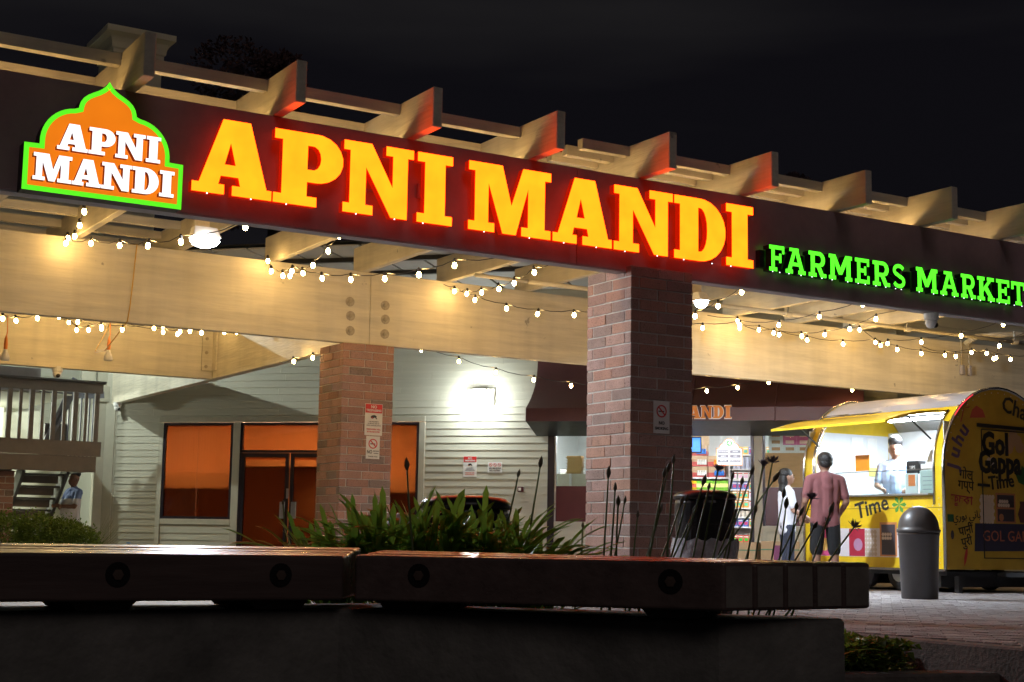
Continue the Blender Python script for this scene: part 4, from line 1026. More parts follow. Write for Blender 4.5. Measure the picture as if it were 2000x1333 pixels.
# gondola shelving seen through the doorway
gd = thing('shop_shelving', 'white steel shelving packed with groceries inside the entrance', 'shelving', tuple(wp(11.2, 2.9, 0)), SR)
wbox('back_panel', M['white'], gd, 10.2, 12.6, 3.16, 3.19, 0.03, 2.2)
for z in (0.20, 0.50, 0.79, 1.05, 1.33, 1.57, 1.83): wbox('shelf', M['white'], gd, 10.2, 11.30, 2.72, 3.155, z-.03, z)
for z in (0.30, 0.62, 0.92, 1.10, 1.27, 1.44, 1.61, 1.79, 1.99, 2.26): wbox('shelf', M['white'], gd, 11.32, 12.2, 2.74, 3.155, z-.025, z)
for s in (10.2, 11.31, 12.2): wbox('upright', M['white'], gd, s-.015, s+.005, 2.74, 3.155, 0.02, 2.3)
LM = {}
def lib(name, fn):
    if name not in LM: LM[name] = fn
    return LM[name]
def bag_mesh(c1, c2, w=.17, h=.21):
    b = MB(); n = 5
    for i in range(n+1):
        pass
    vs = []; rows = [(0,.012,.42),(.08,.035,.48),(.35,.055,.5),(.7,.045,.5),(.92,.018,.48),(1,.006,.5)]
    for t, d, k in rows:
        vs += [(-w*k, -d, h*t), (0, -d*1.35, h*t), (w*k, -d, h*t), (w*k, d, h*t), (-w*k, d, h*t)]
    for i in range(len(rows)-1):
        b.cur = 1 if i == 2 else 0
        for k in range(5):
            a = i*5+k; c = i*5+(k+1) % 5
            b.add([vs[a], vs[c], vs[c+5], vs[a+5]], [(0,1,2,3)])
    return b.mesh('snack_bag', [colmat(c1, .25), colmat(c2, .25)])
BC = [((.55,.03,.02),(.85,.75,.1)),((.05,.15,.55),(.9,.9,.9)),((.75,.28,.02),(.95,.85,.6)),((.2,.5,.05),(.95,.95,.3)),((.6,.05,.03),(.9,.9,.85)),((.8,.5,.02),(.6,.05,.02)),((.85,.82,.78),(.1,.2,.6))]
bags = [bag_mesh(*c) for c in BC]
def put(name, me, s, d, z, label, cat, group, rz=0, sc=1):
    o = place(name, me, None, Matrix.Translation(wp(s, d, z)) @ Matrix.Rotation(SR + rz, 4, 'Z') @ Matrix.Scale(sc, 4))
    return tag(o, label, cat, group)
ORD = ['first','second','third','fourth','fifth','sixth','seventh','eighth','ninth','tenth','eleventh','twelfth']
BN = ['red and yellow','blue and white','orange','green','red and white','amber','white and blue']
rowname = {1.57: 'second shelf row', 1.33: 'third shelf row', 1.05: 'middle shelf row', 0.79: 'lower shelf row', 0.50: 'second lowest shelf row', 0.20: 'bottom shelf row'}
for z in (1.57, 1.33, 1.05, 0.79, 0.5, 0.2):
    s = 10.35; last = None; qi = 0
    while s < 11.25:
        if random.random() < .55 and last: me = last
        else: me = random.choice(bags)
        last = me
        put('snack_bag', me, s, 2.80, z + 0.002, BN[bags.index(me)] + ' snack bag, ' + ORD[qi] + ' from left on the ' + rowname[z], 'snack bag', 'snack bags on the ' + rowname[z], random.uniform(-.2,.2), random.uniform(.92,1.02))
        s += random.uniform(.125, .165); qi += 1
# cartons with jars on the top of the left unit
carton_me = None
def carton(jar):
    b = MB()
    b.cur = 0; b.box(-.15,.15,-.13,.13,.085,.195)
    b.cur = 1; b.box(-.1505,.1505,-.1305,.1305,0,.084)
    b.cur = 2
    for k in range(4): b.lathe([(0,.03),(.026,.03),(.028,.09),(.018,.10),(.02,.125),(0,.125)], (-.02+.045*k, -.135, 0), 7)
    b.cur = 1; b.lathe([(0,0),(.035,0),(.035,.003),(0,.003)], (-.10,-.131,.12), 10)
    return b.mesh('carton', [M['cardboard'], colmat((.45,.06,.05)), colmat(jar, .25)])
cm = [carton((.75,.5,.02)), carton((.8,.3,.03)), carton((.05,.2,.6)), carton((.75,.75,.72))]
for r, (z, row) in enumerate(((1.832, 'bottom tier'), (2.034, 'middle tier'), (2.236, 'top tier'))):
    for q, s in enumerate((10.42, 10.74, 11.06)):
        if r == 2 and q == 2: continue
        put('jar_carton', cm[(q*2 + (2 - r)) % 4 if r else 2 + (q % 2)], s + random.uniform(-.01,.01), 2.86, z, 'jar carton, %s from left in the %s on the shelf top' % (ORD[q], row), 'carton', 'jar cartons on the shelf top', random.uniform(-.04,.04))
put('plain_carton', MB().box(-.17,.17,-.13,.13,0,.17).mesh('plain_carton', M['cardboard']), 10.74, 2.86, 2.44, 'plain brown carton on top of the stacked jar cartons', 'carton', None)
# cans, jars and packets on the narrow right unit
can_me = MB().lathe([(0,0),(.033,0),(.033,.10),(.03,.108),(0,.108)], n=10).mesh('can', colmat((.5,.55,.68), .3))
can2 = MB().lathe([(0,0),(.033,0),(.033,.10),(.03,.108),(0,.108)], n=10).mesh('can', colmat((.8,.72,.6), .3))
def packet_mesh(c, c2):
    b = MB().box(-.045,.045,-.03,.03,0,.14); b.cur = 1; b.box(-.032,.032,-.0315,-.03,.03,.085); b.cur = 2; b.box(-.04,.04,-.0312,-.03,.10,.122)
    return b.mesh('packet', [colmat(c, .35), colmat(c2, .35), colmat((.8,.78,.7) if sum(c) < 1.6 else (.5,.08,.06), .35)])
pk = [packet_mesh(c, (c[2], c[0]*.6, c[1]*.8)) for c in ((.82,.75,.7),(.7,.05,.04),(.85,.6,.1),(.1,.2,.55),(.8,.35,.05),(.78,.78,.74))]
for z, kind, nm in ((1.99,'can','can shelf'),(1.79,'pk','upper packet shelf'),(1.61,'pk','second packet shelf'),(1.44,'pk','third packet shelf'),(1.27,'pk','fourth packet shelf'),(1.10,'can2','jar shelf'),(0.92,'pk','fifth packet shelf'),(0.62,'pk','lowest packet shelf'),(2.26,'pk','topmost shelf')):
    c0 = random.randrange(6); s = 11.40; qi = 0
    while s < 12.1:
        if kind == 'pk': put('packet', pk[(c0 + int((s-11.4)/.22)) % 6], s, 2.81, z+.002, 'grocery packet, %s from left on the %s of the narrow unit' % (ORD[qi], nm), 'packet', 'packets on the ' + nm, random.uniform(-.1,.1)); s += .105; qi += 1
        else:
            for zz in ((0, .11) if kind == 'can' else (0,)): put('can', can_me if kind == 'can' else can2, s, 2.80, z+.002+zz, 'food can, %s from left in the %s row of the %s' % (ORD[qi], 'upper' if zz else 'lower', nm), 'can', 'cans on the ' + nm)
            s += .078; qi += 1
# hanging aisle sign with the number 4
ai = thing('aisle_sign', 'hanging white aisle board with orange edge and green number four', 'sign', tuple(wp(11.35, 2.2, 2.02)), SR)
def awp(x, z, d=2.2): return wp(11.36 + x, d, z)
shp = [(.24,2.02),(.24,2.34),(.19,2.345),(.17,2.40),(.13,2.43),(.10,2.44),(.085,2.49),(.04,2.52)]
outl = shp + [(-x, z) for x, z in shp[::-1]]
MB().prism([outl], wp(11.36,2.2,0), US, (0,0,1), Zn, .008).obj('border', colmat((.8,.25,.05)), ai)
MB().prism([inset(outl, .014)], wp(11.36,2.197,0), US, (0,0,1), Zn, .002).obj('board', M['white_print'], ai)
MB().prism([arc(0,2.43,.055,.055,0,340,17)], wp(11.36,2.194,0), US, (0,0,1), Zn, .002).obj('disc', colmat((.12,.5,.12)), ai)
text('4', .10, M['white_print'], ai, wp(11.36,2.1925,2.43), US, (0,0,1), bold=.03, thick=.0008)
for i, (a, b_) in enumerate((('BUTTER & JAM','SNACKS'),('SWEETS','CHIPS'),('PANI PURI','RUSK & TOAST'))):
    for q, t_ in enumerate((a, b_)):
        xq = -.11 + .22*q; zq = 2.275 - .085*i
        MB().prism([[(xq-.098,zq-.028),(xq+.098,zq-.028),(xq+.098,zq+.028),(xq-.098,zq+.028)]], wp(11.36,2.1945,0), US, (0,0,1), Zn, .002).obj('row_plate', M['grey_print'], ai)
        text(t_, .026, M['white_print'], ai, wp(11.36,2.192,zq) + Vector(US)*xq, US, (0,0,1), bold=.01, thick=.0006)
for x in (-.15, .15): MB().tube([wp(11.36+x,2.203,2.43),wp(11.36+x,2.203,3.0)],.003,4).obj('hanger_wire', M['galv'], ai)
ai2 = thing('aisle_sign', 'hanging aisle board glimpsed left of the near column', 'sign', tuple(wp(9.16, 1.6, 2.2)), SR)
MB().prism([[(-.2,2.18),(.2,2.18),(.2,2.5),(-.2,2.5)]], wp(9.12,1.6,0), US, (0,0,1), Zn, .008).obj('border', colmat((.8,.25,.05)), ai2)
MB().prism([[(-.185,2.195),(.185,2.195),(.185,2.485),(-.185,2.485)]], wp(9.12,1.597,0), US, (0,0,1), Zn, .002).obj('board', M['white_print'], ai2)
for i in range(3): MB().prism([[(-.16,2.22+.09*i),(-.01,2.22+.09*i),(-.01,2.28+.09*i),(-.16,2.28+.09*i)]], wp(9.12,1.594,0), US, (0,0,1), Zn, .002).obj('row_plate', M['grey_print'], ai2)
# display screen edge by the doorway
scr = thing('display_screen', 'glowing blue display screen inside the doorway behind the column', 'screen', tuple(wp(11.0, .4, 2.1)), SR)
wbox('bezel', M['black'], scr, 10.60, 11.06, .40, .44, 2.14, 2.42); wbox('picture', em('screen_blue', (.1,.35,1), 1.6, mottle=.5), scr, 10.62, 11.04, .396, .399, 2.16, 2.40)
# rice sacks behind the left pane
cnt = thing('service_counter', 'grey steel counter behind the left entrance pane', 'counter', tuple(wp(8.7, 1.0, 0)), SR)
wbox('counter_body', M['siding_trim'], cnt, 7.9, 9.7, 1.0, 1.5, 0.015, 1.80); wbox('counter_post', M['galv'], cnt, 8.62, 8.66, .97, .998, 0.9, 1.80)
sack = MB().box(-.16,.16,-.11,.11,0,.055).mesh('sack', [colmat((.42,.27,.10), .6)])
bmq = bmesh.new(); bmq.from_mesh(sack); bmesh.ops.bevel(bmq, geom=list(bmq.edges), offset=.024, segments=2, affect='EDGES'); bmq.to_mesh(sack); bmq.free()
for i in range(6): put('rice_sack', sack, 8.68 + random.uniform(-.01,.01), 1.22, 1.802+.054*i, 'brown rice sack, %s from the bottom of the pile on the counter' % ORD[i], 'sack', 'pile of brown rice sacks', random.uniform(-.05,.05))
for i, c in enumerate(((.05,.25,.55),(.05,.25,.55),(.8,.65,.08),(.55,.06,.05))):
    put('flour_pack', MB().box(-.17,.17,-.1,.1,0,.065).mesh('flour_pack', colmat(c,.4)), 9.08, 1.2, 1.802+.067*i, ('lower blue flour pack','upper blue flour pack','yellow flour pack','red flour pack')[i] + ' stacked on the counter beside the rice sacks', 'flour pack', 'flour packs on the counter')
# bulk racks of sacks in the far left
for i in range(7): put('pale_sack', MB().box(-.2,.2,-.14,.14,0,.09).mesh('pale_sack', colmat((.72,.66,.58),.6)), 8.40 + .02*(i % 2), 2.3, 1.3+.092*i, 'pale grain sack, %s from the bottom of the tall pile in the shop' % ORD[i], 'sack', 'tall pile of pale sacks')
# boxed sweets behind the right window
bx_w = MB(); bx_w.cur = 0; bx_w.box(-.115,.115,-.1,.1,0,.115); bx_w.cur = 1; bx_w.box(-.07,.07,-.1015,-.1,.02,.075)
bxw = bx_w.mesh('sweet_box', [M['white_print'], colmat((.45,.22,.08))])
bx_p = MB(); bx_p.cur = 0; bx_p.box(-.115,.115,-.1,.1,0,.115); bx_p.cur = 1; bx_p.box(-.07,.07,-.1015,-.1,.02,.075)
bxp = bx_p.mesh('sweet_box', [colmat((.65,.10,.28)), colmat((.85,.55,.45))])
rk = thing('window_rack', 'steel rack of boxed sweets behind the right shop window', 'rack', tuple(wp(12.6, .6, 0)), SR)
wbox('rack_shelf', M['white'], rk, 12.18, 13.3, .45, .75, 2.02, 2.05)
for s in (12.19, 13.28): wbox('rack_leg', M['white'], rk, s, s+.02, .45, .75, 0.013, 2.019)
for j in range(4):
    for i in range(4):
        pink = (i >= 3) or (j >= 2 and i >= 1)
        put('sweet_box', bxp if pink else bxw, 12.32 + .236*i, .6, 2.052 + .117*j, ('pink' if pink else 'white') + ' sweet box, %s from left in the %s layer of the window stack' % (ORD[i], ORD[j]), 'box', ('pink' if pink else 'white') + ' sweet boxes in the window')

# ================================================================== FOOD TRAILER
TX, TY, TL, TW = 14.65, 13.55, 2.60, 2.10
tk = thing('food_trailer', 'yellow barrel-roofed street food trailer with open serving hatch and lettering', 'food trailer', (TX+TW/2, TY+TL/2, 0))
ZB, ZS, RR = 0.30, 1.62, TW/2
cxT = TX + RR
def sect(off=0.0, a0=0, a1=180, n=20): return [(cxT - (RR+off)*math.cos(R(a0+(a1-a0)*i/n)), ZS + (RR+off)*math.sin(R(a0+(a1-a0)*i/n))) for i in range(n+1)]
M['truck_in'] = pm('trailer_lining', (0.72, 0.74, 0.76), 0.4, var=0.05)
# end panels
M['end_shaded'] = pm('end_yellow_shaded', (0.46, 0.30, 0.035), 0.4, var=0.2, vscale=2.2)  # the trailer yellow with the end's shade put into the colour
def end_panel(y, n, nm):
    o = [(TX, ZB), (TX+TW, ZB)] + [p for p in sect()[::-1]]
    return MB().prism([o], (0, y, 0), (1,0,0), (0,0,1), n, 0.03).obj(nm, M['end_shaded'], tk)
end_panel(TY, (0,-1,0), 'end_panel')
MB().prism([[(TX, ZB), (TX+TW, ZB)] + sect()[::-1]], (0, TY+TL-.03, 0), (1,0,0), (0,0,1), (0,-1,0), 0.03).obj('end_panel', M['yellow'], tk)
# serving side: opening y from TY+.17 to TY+TL-.22, z 1.24 to hinge angle
Y0, Y1, ZSill = TY+.16, TY+TL-.22, 1.245
AH = 44      # hinge angle on the arc
def shell(y0, y1, a0, a1, mat, nm, low=None, off=0.0, th=.02):
    pts = ([(TX-off, low)] if low is not None else []) + sect(off, a0, a1, max(4, int((a1-a0)/8)))
    ptsi = ([(TX+th, low)] if low is not None else []) + sect(-th, a0, a1, max(4, int((a1-a0)/8)))
    b = MB(); n = len(pts)
    vs = [(x, y, z) for y in (y0, y1) for x, z in pts] + [(x, y, z) for y in (y0, y1) for x, z in ptsi]
    fs = [(i, n+i, n+i+1, i+1) for i in range(n-1)] + [(2*n+i, 2*n+i+1, 3*n+i+1, 3*n+i) for i in range(n-1)]
    fs += [(0, 2*n, 3*n, n), (n-1, 2*n-1, 4*n-1, 3*n-1)]
    fs += [(i, i+1, 2*n+i+1, 2*n+i) for i in range(n-1)] + [(n+i, 3*n+i, 3*n+i+1, n+i+1) for i in range(n-1)]
    return b.add(vs, fs).obj(nm, mat, tk, smooth=False)
shell(TY+.031, Y0, 0, AH+5, M['yellow'], 'side_panel', ZB)
shell(Y1, TY+TL-.031, 0, AH+5, M['yellow'], 'side_panel', ZB)
MB().box(TX, TX+.02, Y0+.001, Y1-.001, ZB, ZSill).obj('side_panel', M['yellow'], tk)
shell(Y0+.001, Y1-.001, AH, AH+5, M['yellow'], 'side_panel')
shell(TY+.031, TY+TL-.031, AH+5.2, 180, M['silver_roof'], 'roof', off=.004)
shell(TY+.06, TY+TL-.06, AH+1, 150, M['truck_in'], 'roof_lining', off=-.03, th=.036)
MB().box(TX+TW-.02, TX+TW, TY+.031, TY+TL-.031, ZB, ZS-.001).obj('side_panel', M['yellow'], tk)
# chrome edge mouldings
for y in (TY-.004, TY+TL-.0):
    MB().tube([(TX-.012, y, ZB)] + [(x, y, z) for x, z in sect(.012)] + [(TX+TW+.012, y, ZB)], 0.022, 6).obj('edge_trim', M['steel'], tk, smooth=True)
MB().tube([(TX-.015, Y1+.03, ZB), (TX-.015, Y1+.03, ZS)] + [(x, Y1+.03, z) for x, z in sect(.015, 0, AH, 8)], 0.014, 6).obj('edge_trim', M['steel'], tk, smooth=True)
for y in (Y0, Y1): MB().tube([(TX-.012, y, ZSill-.12), (TX-.012, y, ZS)] + [(x, y, z) for x, z in sect(.012, 0, AH, 8)], 0.016, 6).obj('hatch_trim', M['steel'], tk, smooth=True)
MB().box(TX-.10, TX+.10, Y0+.02, Y1-.02, ZSill, ZSill+.025).obj('serving_ledge', M['galv'], tk, bevel=.004)
MB().bar((TX-.01, TY, ZB-.012), (TX-.01, TY+TL, ZB-.012), .04, .03).obj('edge_trim', M['steel'], tk)
# hatch flap, curved, propped open
hx, hz = sect(0.01, AH, AH+1, 1)[0]
fl = []
for i in range(9):
    t = i/8; a = R(178 + 8*t)
    fl.append((hx - 1.12*t, hz + 0.005 + 0.045*math.sin(math.pi*t) - 0.19*t))
b = MB(); n = len(fl)
vs = [(x, y, z) for y in (Y0+.02, Y1-.02) for x, z in fl] + [(x, y, z-.03) for y in (Y0+.02, Y1-.02) for x, z in fl]
fs = [(i, i+1, n+i+1, n+i) for i in range(n-1)] + [(2*n+i, 3*n+i, 3*n+i+1, 2*n+i+1) for i in range(n-1)] + [(n-1, 3*n-1, 4*n-1, 2*n-1), (0, n, 3*n, 2*n)]
fs += [(i, 2*n+i, 2*n+i+1, i+1) for i in range(n-1)] + [(n+i, n+i+1, 3*n+i+1, 3*n+i) for i in range(n-1)]
flap = MB().add(vs, fs).obj('hatch_flap', M['yellow'], tk)
MB().add([(x, y, z-.032) for y in (Y0+.05, Y1-.05) for x, z in fl[1:-1]], [(i, n-2+i, n-2+i+1, i+1) for i in range(n-3)]).obj('flap_lining', M['galv'], flap)
for y in (Y0+.06, Y1-.06): MB().tube([(fl[5][0], y, fl[5][1]-.03), (TX+.02, y, ZS+.35)], .012, 6).obj('gas_strut', M['black'], flap)
# undercarriage
MB().box(TX+.08, TX+TW-.08, TY+.06, TY+TL-.06, ZB-.08, ZB-.028).obj('chassis', M['black'], tk)
for y in (TY+.95, TY+1.65):
    for x in (TX+.22, TX+TW-.22):
        wq = MB().lathe([(0,-.08),(.15,-.08),(.22,-.06),(.235,-.02),(.235,.02),(.22,.06),(.15,.08),(0,.08)], n=20).obj('wheel', M['black'], tk, local=True)
        wq.matrix_basis = wm(tk).inverted() @ Matrix.Translation((x, y, .235)) @ Matrix.Rotation(R(90), 4, 'Y'); WM[wq.name] = wm(tk) @ wq.matrix_basis
        MB().lathe([(0,-.086),(.11,-.086),(.12,-.081),(0,-.081)], n=14).obj('rim', M['galv'], wq, local=True)
MB().box(TX+.12, TX+TW-.12, TY+.20, TY+.80, .07, ZB-.081).obj('dark_filler_near', M['black'], tk)  # this black box and the next are added to darken the trailer's underside
MB().box(TX+.12, TX+TW-.12, TY+1.95, TY+2.45, .07, ZB-.081).obj('dark_filler_far', M['black'], tk)
MB().box(TX+.25, TX+.32, TY+.02, TY+.09, 0, ZB-.08).box(TX+TW-.3, TX+TW-.23, TY+.02, TY+.09, 0, ZB-.08).obj('jack_leg', M['black'], tk)
MB().bar((cxT, TY+.1, .24), (cxT, TY-.55, .24), .08, .06).obj('tow_bar', M['black'], tk)
# interior
MB().box(TX+.05, TX+TW-.05, TY+.04, TY+TL-.04, ZB+.01, ZB+.04).obj('floor', M['galv'], tk)
MB().box(TX+1.62, TX+1.65, TY+.04, TY+TL-.04, ZB+.04, 2.25).obj('inner_wall', M['truck_in'], tk)
MB().box(TX+.06, TX+1.6, TY+.036, TY+.05, ZB+.04, 2.2).obj('inner_wall', M['truck_in'], tk)
MB().box(TX+.06, TX+1.6, TY+TL-.05, TY+TL-.036, ZB+.04, 2.2).obj('inner_wall', M['truck_in'], tk)
MB().box(TX+.03, TX+.50, Y0, Y1, ZSill-.10, ZSill-.01).obj('counter', M['galv'], tk)
MB().box(TX+.10, TX+.112, Y0+.05, Y1-.3, ZSill+.03, ZSill+.34).obj('sneeze_guard', M['clear'], tk)
MB().bar((TX+.106, Y0+.05, ZSill+.345), (TX+.106, Y1-.3, ZSill+.345), .014, .012).obj('guard_rail', M['steel'], tk)
tl = MB().box(TX+.60, TX+.66, TY+.55, TY+1.55, 2.30, 2.335).obj('tube_lamp', M['tube'], tk)
lq = bpy.data.lights.new('trailer_lamp', 'AREA'); lq.energy = 150; lq.shape = 'RECTANGLE'; lq.size = .1; lq.size_y = 1.0; lq.color = (.78,.90,1)
lo_ = bpy.data.objects.new('trailer_lamp', lq); col.objects.link(lo_); lo_.parent = tk; lo_.matrix_basis = wm(tk).inverted() @ Matrix.Translation((TX+.63, TY+1.05, 2.28))
# rivets along the side seam and the hatch edge
riv_me = MB().ball((0,0,0), .007, 6, 4).mesh('rivet', M['galv'])
for i in range(22): place('rivet', riv_me, tk, wm(tk).inverted() @ Matrix.Translation((TX-.002, TY+.08+i*.116, ZSill-.135)))
for i in range(12): place('rivet', riv_me, tk, wm(tk).inverted() @ Matrix.Translation((TX-.002, TY+.09, .38+i*.075)))
for i, (x, z) in enumerate(sect(-.05, 4, 176, 24)): place('rivet', riv_me, tk, wm(tk).inverted() @ Matrix.Translation((x, TY-.003, z)))
MB().bar((TX-.001, TY+.03, ZSill-.16), (TX-.001, TY+TL-.03, ZSill-.16), .004, .006).obj('seam', M['black'], tk)
# steel pans on the ledge
pan_me = MB().lathe([(0,0),(.07,0),(.085,.05),(.088,.05),(.074,-.002)], n=14).mesh('pan', M['steel'], True)
for i, yq in enumerate((TY+1.0, TY+1.28, TY+1.95)):
    o = place('steel_pan', pan_me, None, Matrix.Translation((TX+.25, yq, ZSill-.008))); tag(o, 'round steel pan, %s from the near end of the trailer counter' % ('first','second','third')[i], 'pan', 'steel pans on the trailer counter')
# things inside the hatch
def tbox(name, label, cat, mat, *a, extra=None):
    t = thing(name, label, cat, ((a[0]+a[1])/2, (a[2]+a[3])/2, a[4]))
    MB().box(*a).obj('body', mat, t, bevel=.003)
    return t
t = tbox('orange_flyer', 'bright orange zigzag flyer standing on the trailer counter', 'flyer', colmat((.9,.32,.02)), TX+.13, TX+.14, TY+1.45, TY+1.72, ZSill+.36, ZSill+.58)
t = tbox('tip_box', 'black tips box on the trailer counter', 'box', M['black'], TX+.20, TX+.34, TY+.62, TY+.84, ZSill+.30, ZSill+.47)
text('TIPS', .06, M['white_print'], t, (TX+.198, TY+.73, ZSill+.38), (0,-1,0), (0,0,1))
t = tbox('cash_register', 'white cash register with raised screen on the trailer counter', 'register', M['white'], TX+.22, TX+.46, TY+.27, TY+.60, ZSill+.28, ZSill+.42)
MB().hexa([(TX+.27,TY+.30,ZSill+.425),(TX+.29,TY+.30,ZSill+.425),(TX+.29,TY+.56,ZSill+.425),(TX+.27,TY+.56,ZSill+.425),(TX+.37,TY+.30,ZSill+.62),(TX+.39,TY+.30,ZSill+.62),(TX+.39,TY+.56,ZSill+.62),(TX+.37,TY+.56,ZSill+.62)]).obj('screen', M['white'], t)
for i, (y, z, w_, h_, c) in enumerate(((15.62,1.70,.24,.46,(.8,.8,.78)),(15.92,1.76,.20,.40,(.8,.8,.78)),(15.93,1.60,.18,.13,(.85,.75,.2)))):
    t = tbox('paper_notice', ('tall white notice','square white notice','yellow notice strip')[i] + ' taped to the trailer inner wall', 'notice', colmat(c), y-w_/2, y+w_/2, TY+TL-.062, TY+TL-.054, z, z+h_)
t = tbox('menu_card', 'pale menu card behind the glass at the right end of the hatch', 'menu', colmat((.55,.62,.58)), TX+.115, TX+.125, TY+.26, TY+.52, ZSill+.03, ZSill+.33)
for i in range(4): MB().box(TX+.112,TX+.1145,TY+.31,TY+.47,ZSill+.08+.055*i,ZSill+.086+.055*i).obj('print_line', M['grey_print'], t)
t = tbox('feedback_card', 'white card with orange pattern beside the menu card', 'card', M['white_print'], TX+.115, TX+.125, TY+.56, TY+.78, ZSill+.03, ZSill+.30)
MB().box(TX+.112,TX+.1145,TY+.60,TY+.72,ZSill+.13,ZSill+.28).obj('pattern', colmat((.85,.25,.08)), t)
fn = thing('wire_fan', 'round wire fan guard inside the trailer hatch', 'fan', (TX+.9, TY+.55, ZSill+.3))
MB().tube([(TX+.7, TY+.55+.24*math.cos(R(a)), 1.80+.24*math.sin(R(a))) for a in range(0, 361, 20)], .010, 5).obj('guard_ring', M['white'], fn)
for a in range(0, 180, 30): MB().tube([(TX+.7, TY+.55+.24*math.cos(R(a)), 1.80+.24*math.sin(R(a))), (TX+.7, TY+.55-.24*math.cos(R(a)), 1.80-.24*math.sin(R(a)))], .004, 4).obj('guard_wire', M['white'], fn)
MB().bar((TX+.74,TY+.55,1.8),(TX+.9,TY+.55,ZSill),.04,.04).obj('stand', M['white'], fn)

# printed graphics on the end panel
EY = TY - .003
def ep(x, z): return (x, EY, z)
dark = M['black_print']; purple = colmat((.10,.06,.14)); redp = colmat((.35,.03,.05)); navy = colmat((.03,.03,.06))
def poly(pts, mat, nm, dy=0.0, parent=tk): return MB().prism([pts], (0, EY-dy, 0), (1,0,0), (0,0,1), (0,-1,0), .0015).obj(nm, mat, parent)
# door outline
dr = MB()
for a in (((15.36,.45),(15.36,2.12)),((15.36,2.12),(16.5,2.12)),((15.36,.45),(16.5,.45))): dr.bar((a[0][0],EY,a[0][1]),(a[1][0],EY,a[1][1]),.012,.012,(0,1,0))
dr.obj('door_outline', M['black'], tk)
MB().bar((15.28, EY-.01, 2.175), (16.6, EY-.01, 2.16), .03, .045).obj('door_drip_rail', M['black'], tk)
MB().bar((15.27, EY-.01, 1.395), (15.48, EY-.01, 1.39), .02, .035).obj('door_latch', M['black'], tk)
text('Gol', .40, dark, tk, ep(15.62, 1.93), bold=.045, sx=.85)
text('Gappa', .40, dark, tk, ep(15.70, 1.685), bold=.045, sx=.78)
text('Time', .25, dark, tk, ep(15.72, 1.44), U=(1,0,.12), V=(-.12,0,1), bold=.02, sx=.95)
text('Chaat', .30, dark, tk, ep(16.12, 2.40), U=(1,0,-.25), V=(.25,0,1), bold=.02)
for i, (chx, x, z, r_) in enumerate((('J',14.83,1.62,80),('u',14.86,1.80,72),('h',14.93,1.965,62),('u',15.03,2.10,52))):
    text(chx, .28, purple, tk, ep(x, z), U=(math.cos(R(r_)),0,math.sin(R(r_))), V=(-math.sin(R(r_)),0,math.cos(R(r_))), bold=.03)
text('गोल', .17, dark, tk, ep(15.06, 1.515), U=(1,0,-.05), V=(.05,0,1), bold=.01)
text('गप्पे', .17, dark, tk, ep(15.05, 1.375), U=(1,0,-.05), V=(.05,0,1), bold=.01)
text('ফুচকা', .16, redp, tk, ep(14.97, 1.19), U=(1,0,-.08), V=(.08,0,1), bold=.012)
text('\uFEF1\uFEAD\uFEEE\uFE91 \uFEF2\uFEE7\uFE8E\uFE91', .14, dark, tk, ep(15.05, .985), U=(1,0,.1), V=(-.1,0,1), bold=.004)
text('पानी', .16, dark, tk, ep(15.03, .80), U=(1,0,.2), V=(-.2,0,1), bold=.012)
text('पुरी', .16, dark, tk, ep(15.04, .655), U=(1,0,.2), V=(-.2,0,1), bold=.012)
poly([(15.20,.10+.79),(15.90,.90),(16.6,.905),(16.6,.555),(15.18,.535)][::-1], navy, 'cart_banner')
poly([(15.2,.895),(15.18,.535),(16.6,.555),(16.6,.905)], navy, 'cart_banner', .0005)
text('GOL GAPPE', .20, colmat((.38,.12,.06)), tk, (15.86, EY-.004, .73), bold=.0)
cream_p = colmat((.55,.45,.36)); terra = colmat((.40,.16,.07)); dk = colmat((.05,.04,.05))
for i in range(5):
    for j in range(8):
        c = (15.32+.052*i + .02*(j % 2), .925+.045*j)
        poly(arc(c[0], c[1], .031, .034, 0, 300, 5), cream_p, 'puri', .001+.0006*((i+j) % 3))
poly([(15.60,.91),(15.98,.91),(15.98,1.30),(15.60,1.30)], terra, 'cart_frame')
poly([(15.63,1.115),(15.95,1.115),(15.95,1.275),(15.63,1.275)], dk, 'cart_window', .0015); poly([(15.63,.93),(15.95,.93),(15.95,1.09),(15.63,1.09)], dk, 'cart_window', .0015)
for i in range(9): poly(arc(15.66+.045*(i % 5)+.02*(i//5), 1.14+.05*(i//5), .027, .027, 0, 300, 5), cream_p, 'puri', .0022)
poly(arc(15.70,.98,.045,.05,0,330,9), terra, 'pot', .0022)
poly([(16.06,.92),(16.02,1.03),(16.07,1.15),(16.06,1.20),(16.30,1.20),(16.29,1.15),(16.34,1.03),(16.30,.92)][::-1], colmat((.10,.03,.03)), 'pot', .001)
for c in ((15.92,1.97),(16.05,2.0),(15.97,2.08),(16.09,1.92),(15.88,1.90)): poly(arc(c[0], c[1], .085, .08, 0, 340, 13), colmat((.42,.26,.14)), 'puri', .0008+.0004*c[0] % .001)
for c in ((15.5,1.70),(15.57,1.71)): poly(arc(c[0], c[1], .055, .06, 0, 340, 11), cream_p, 'puri', .001)
poly([(16.05,1.45),(16.0,1.55),(16.1,1.60),(16.12,1.68),(16.2,1.62),(16.3,1.6),(16.25,1.5),(16.15,1.42)][::-1], colmat((.03,.10,.03)), 'leaf', .001)
poly([(14.98,.34),(14.985,.45),(15.02,.56),(15.05,.58),(15.05,.50),(15.02,.40)][::-1], colmat((.45,.03,.03)), 'chilli', .001)
poly(arc(14.78,.74,.03,.06,20,350,9), dk, 'leaf', .001)
poly([(14.70,.905),(14.81,.905),(14.81,1.0),(14.70,1.0)], colmat((.02,.10,.04)), 'sticker', .001)
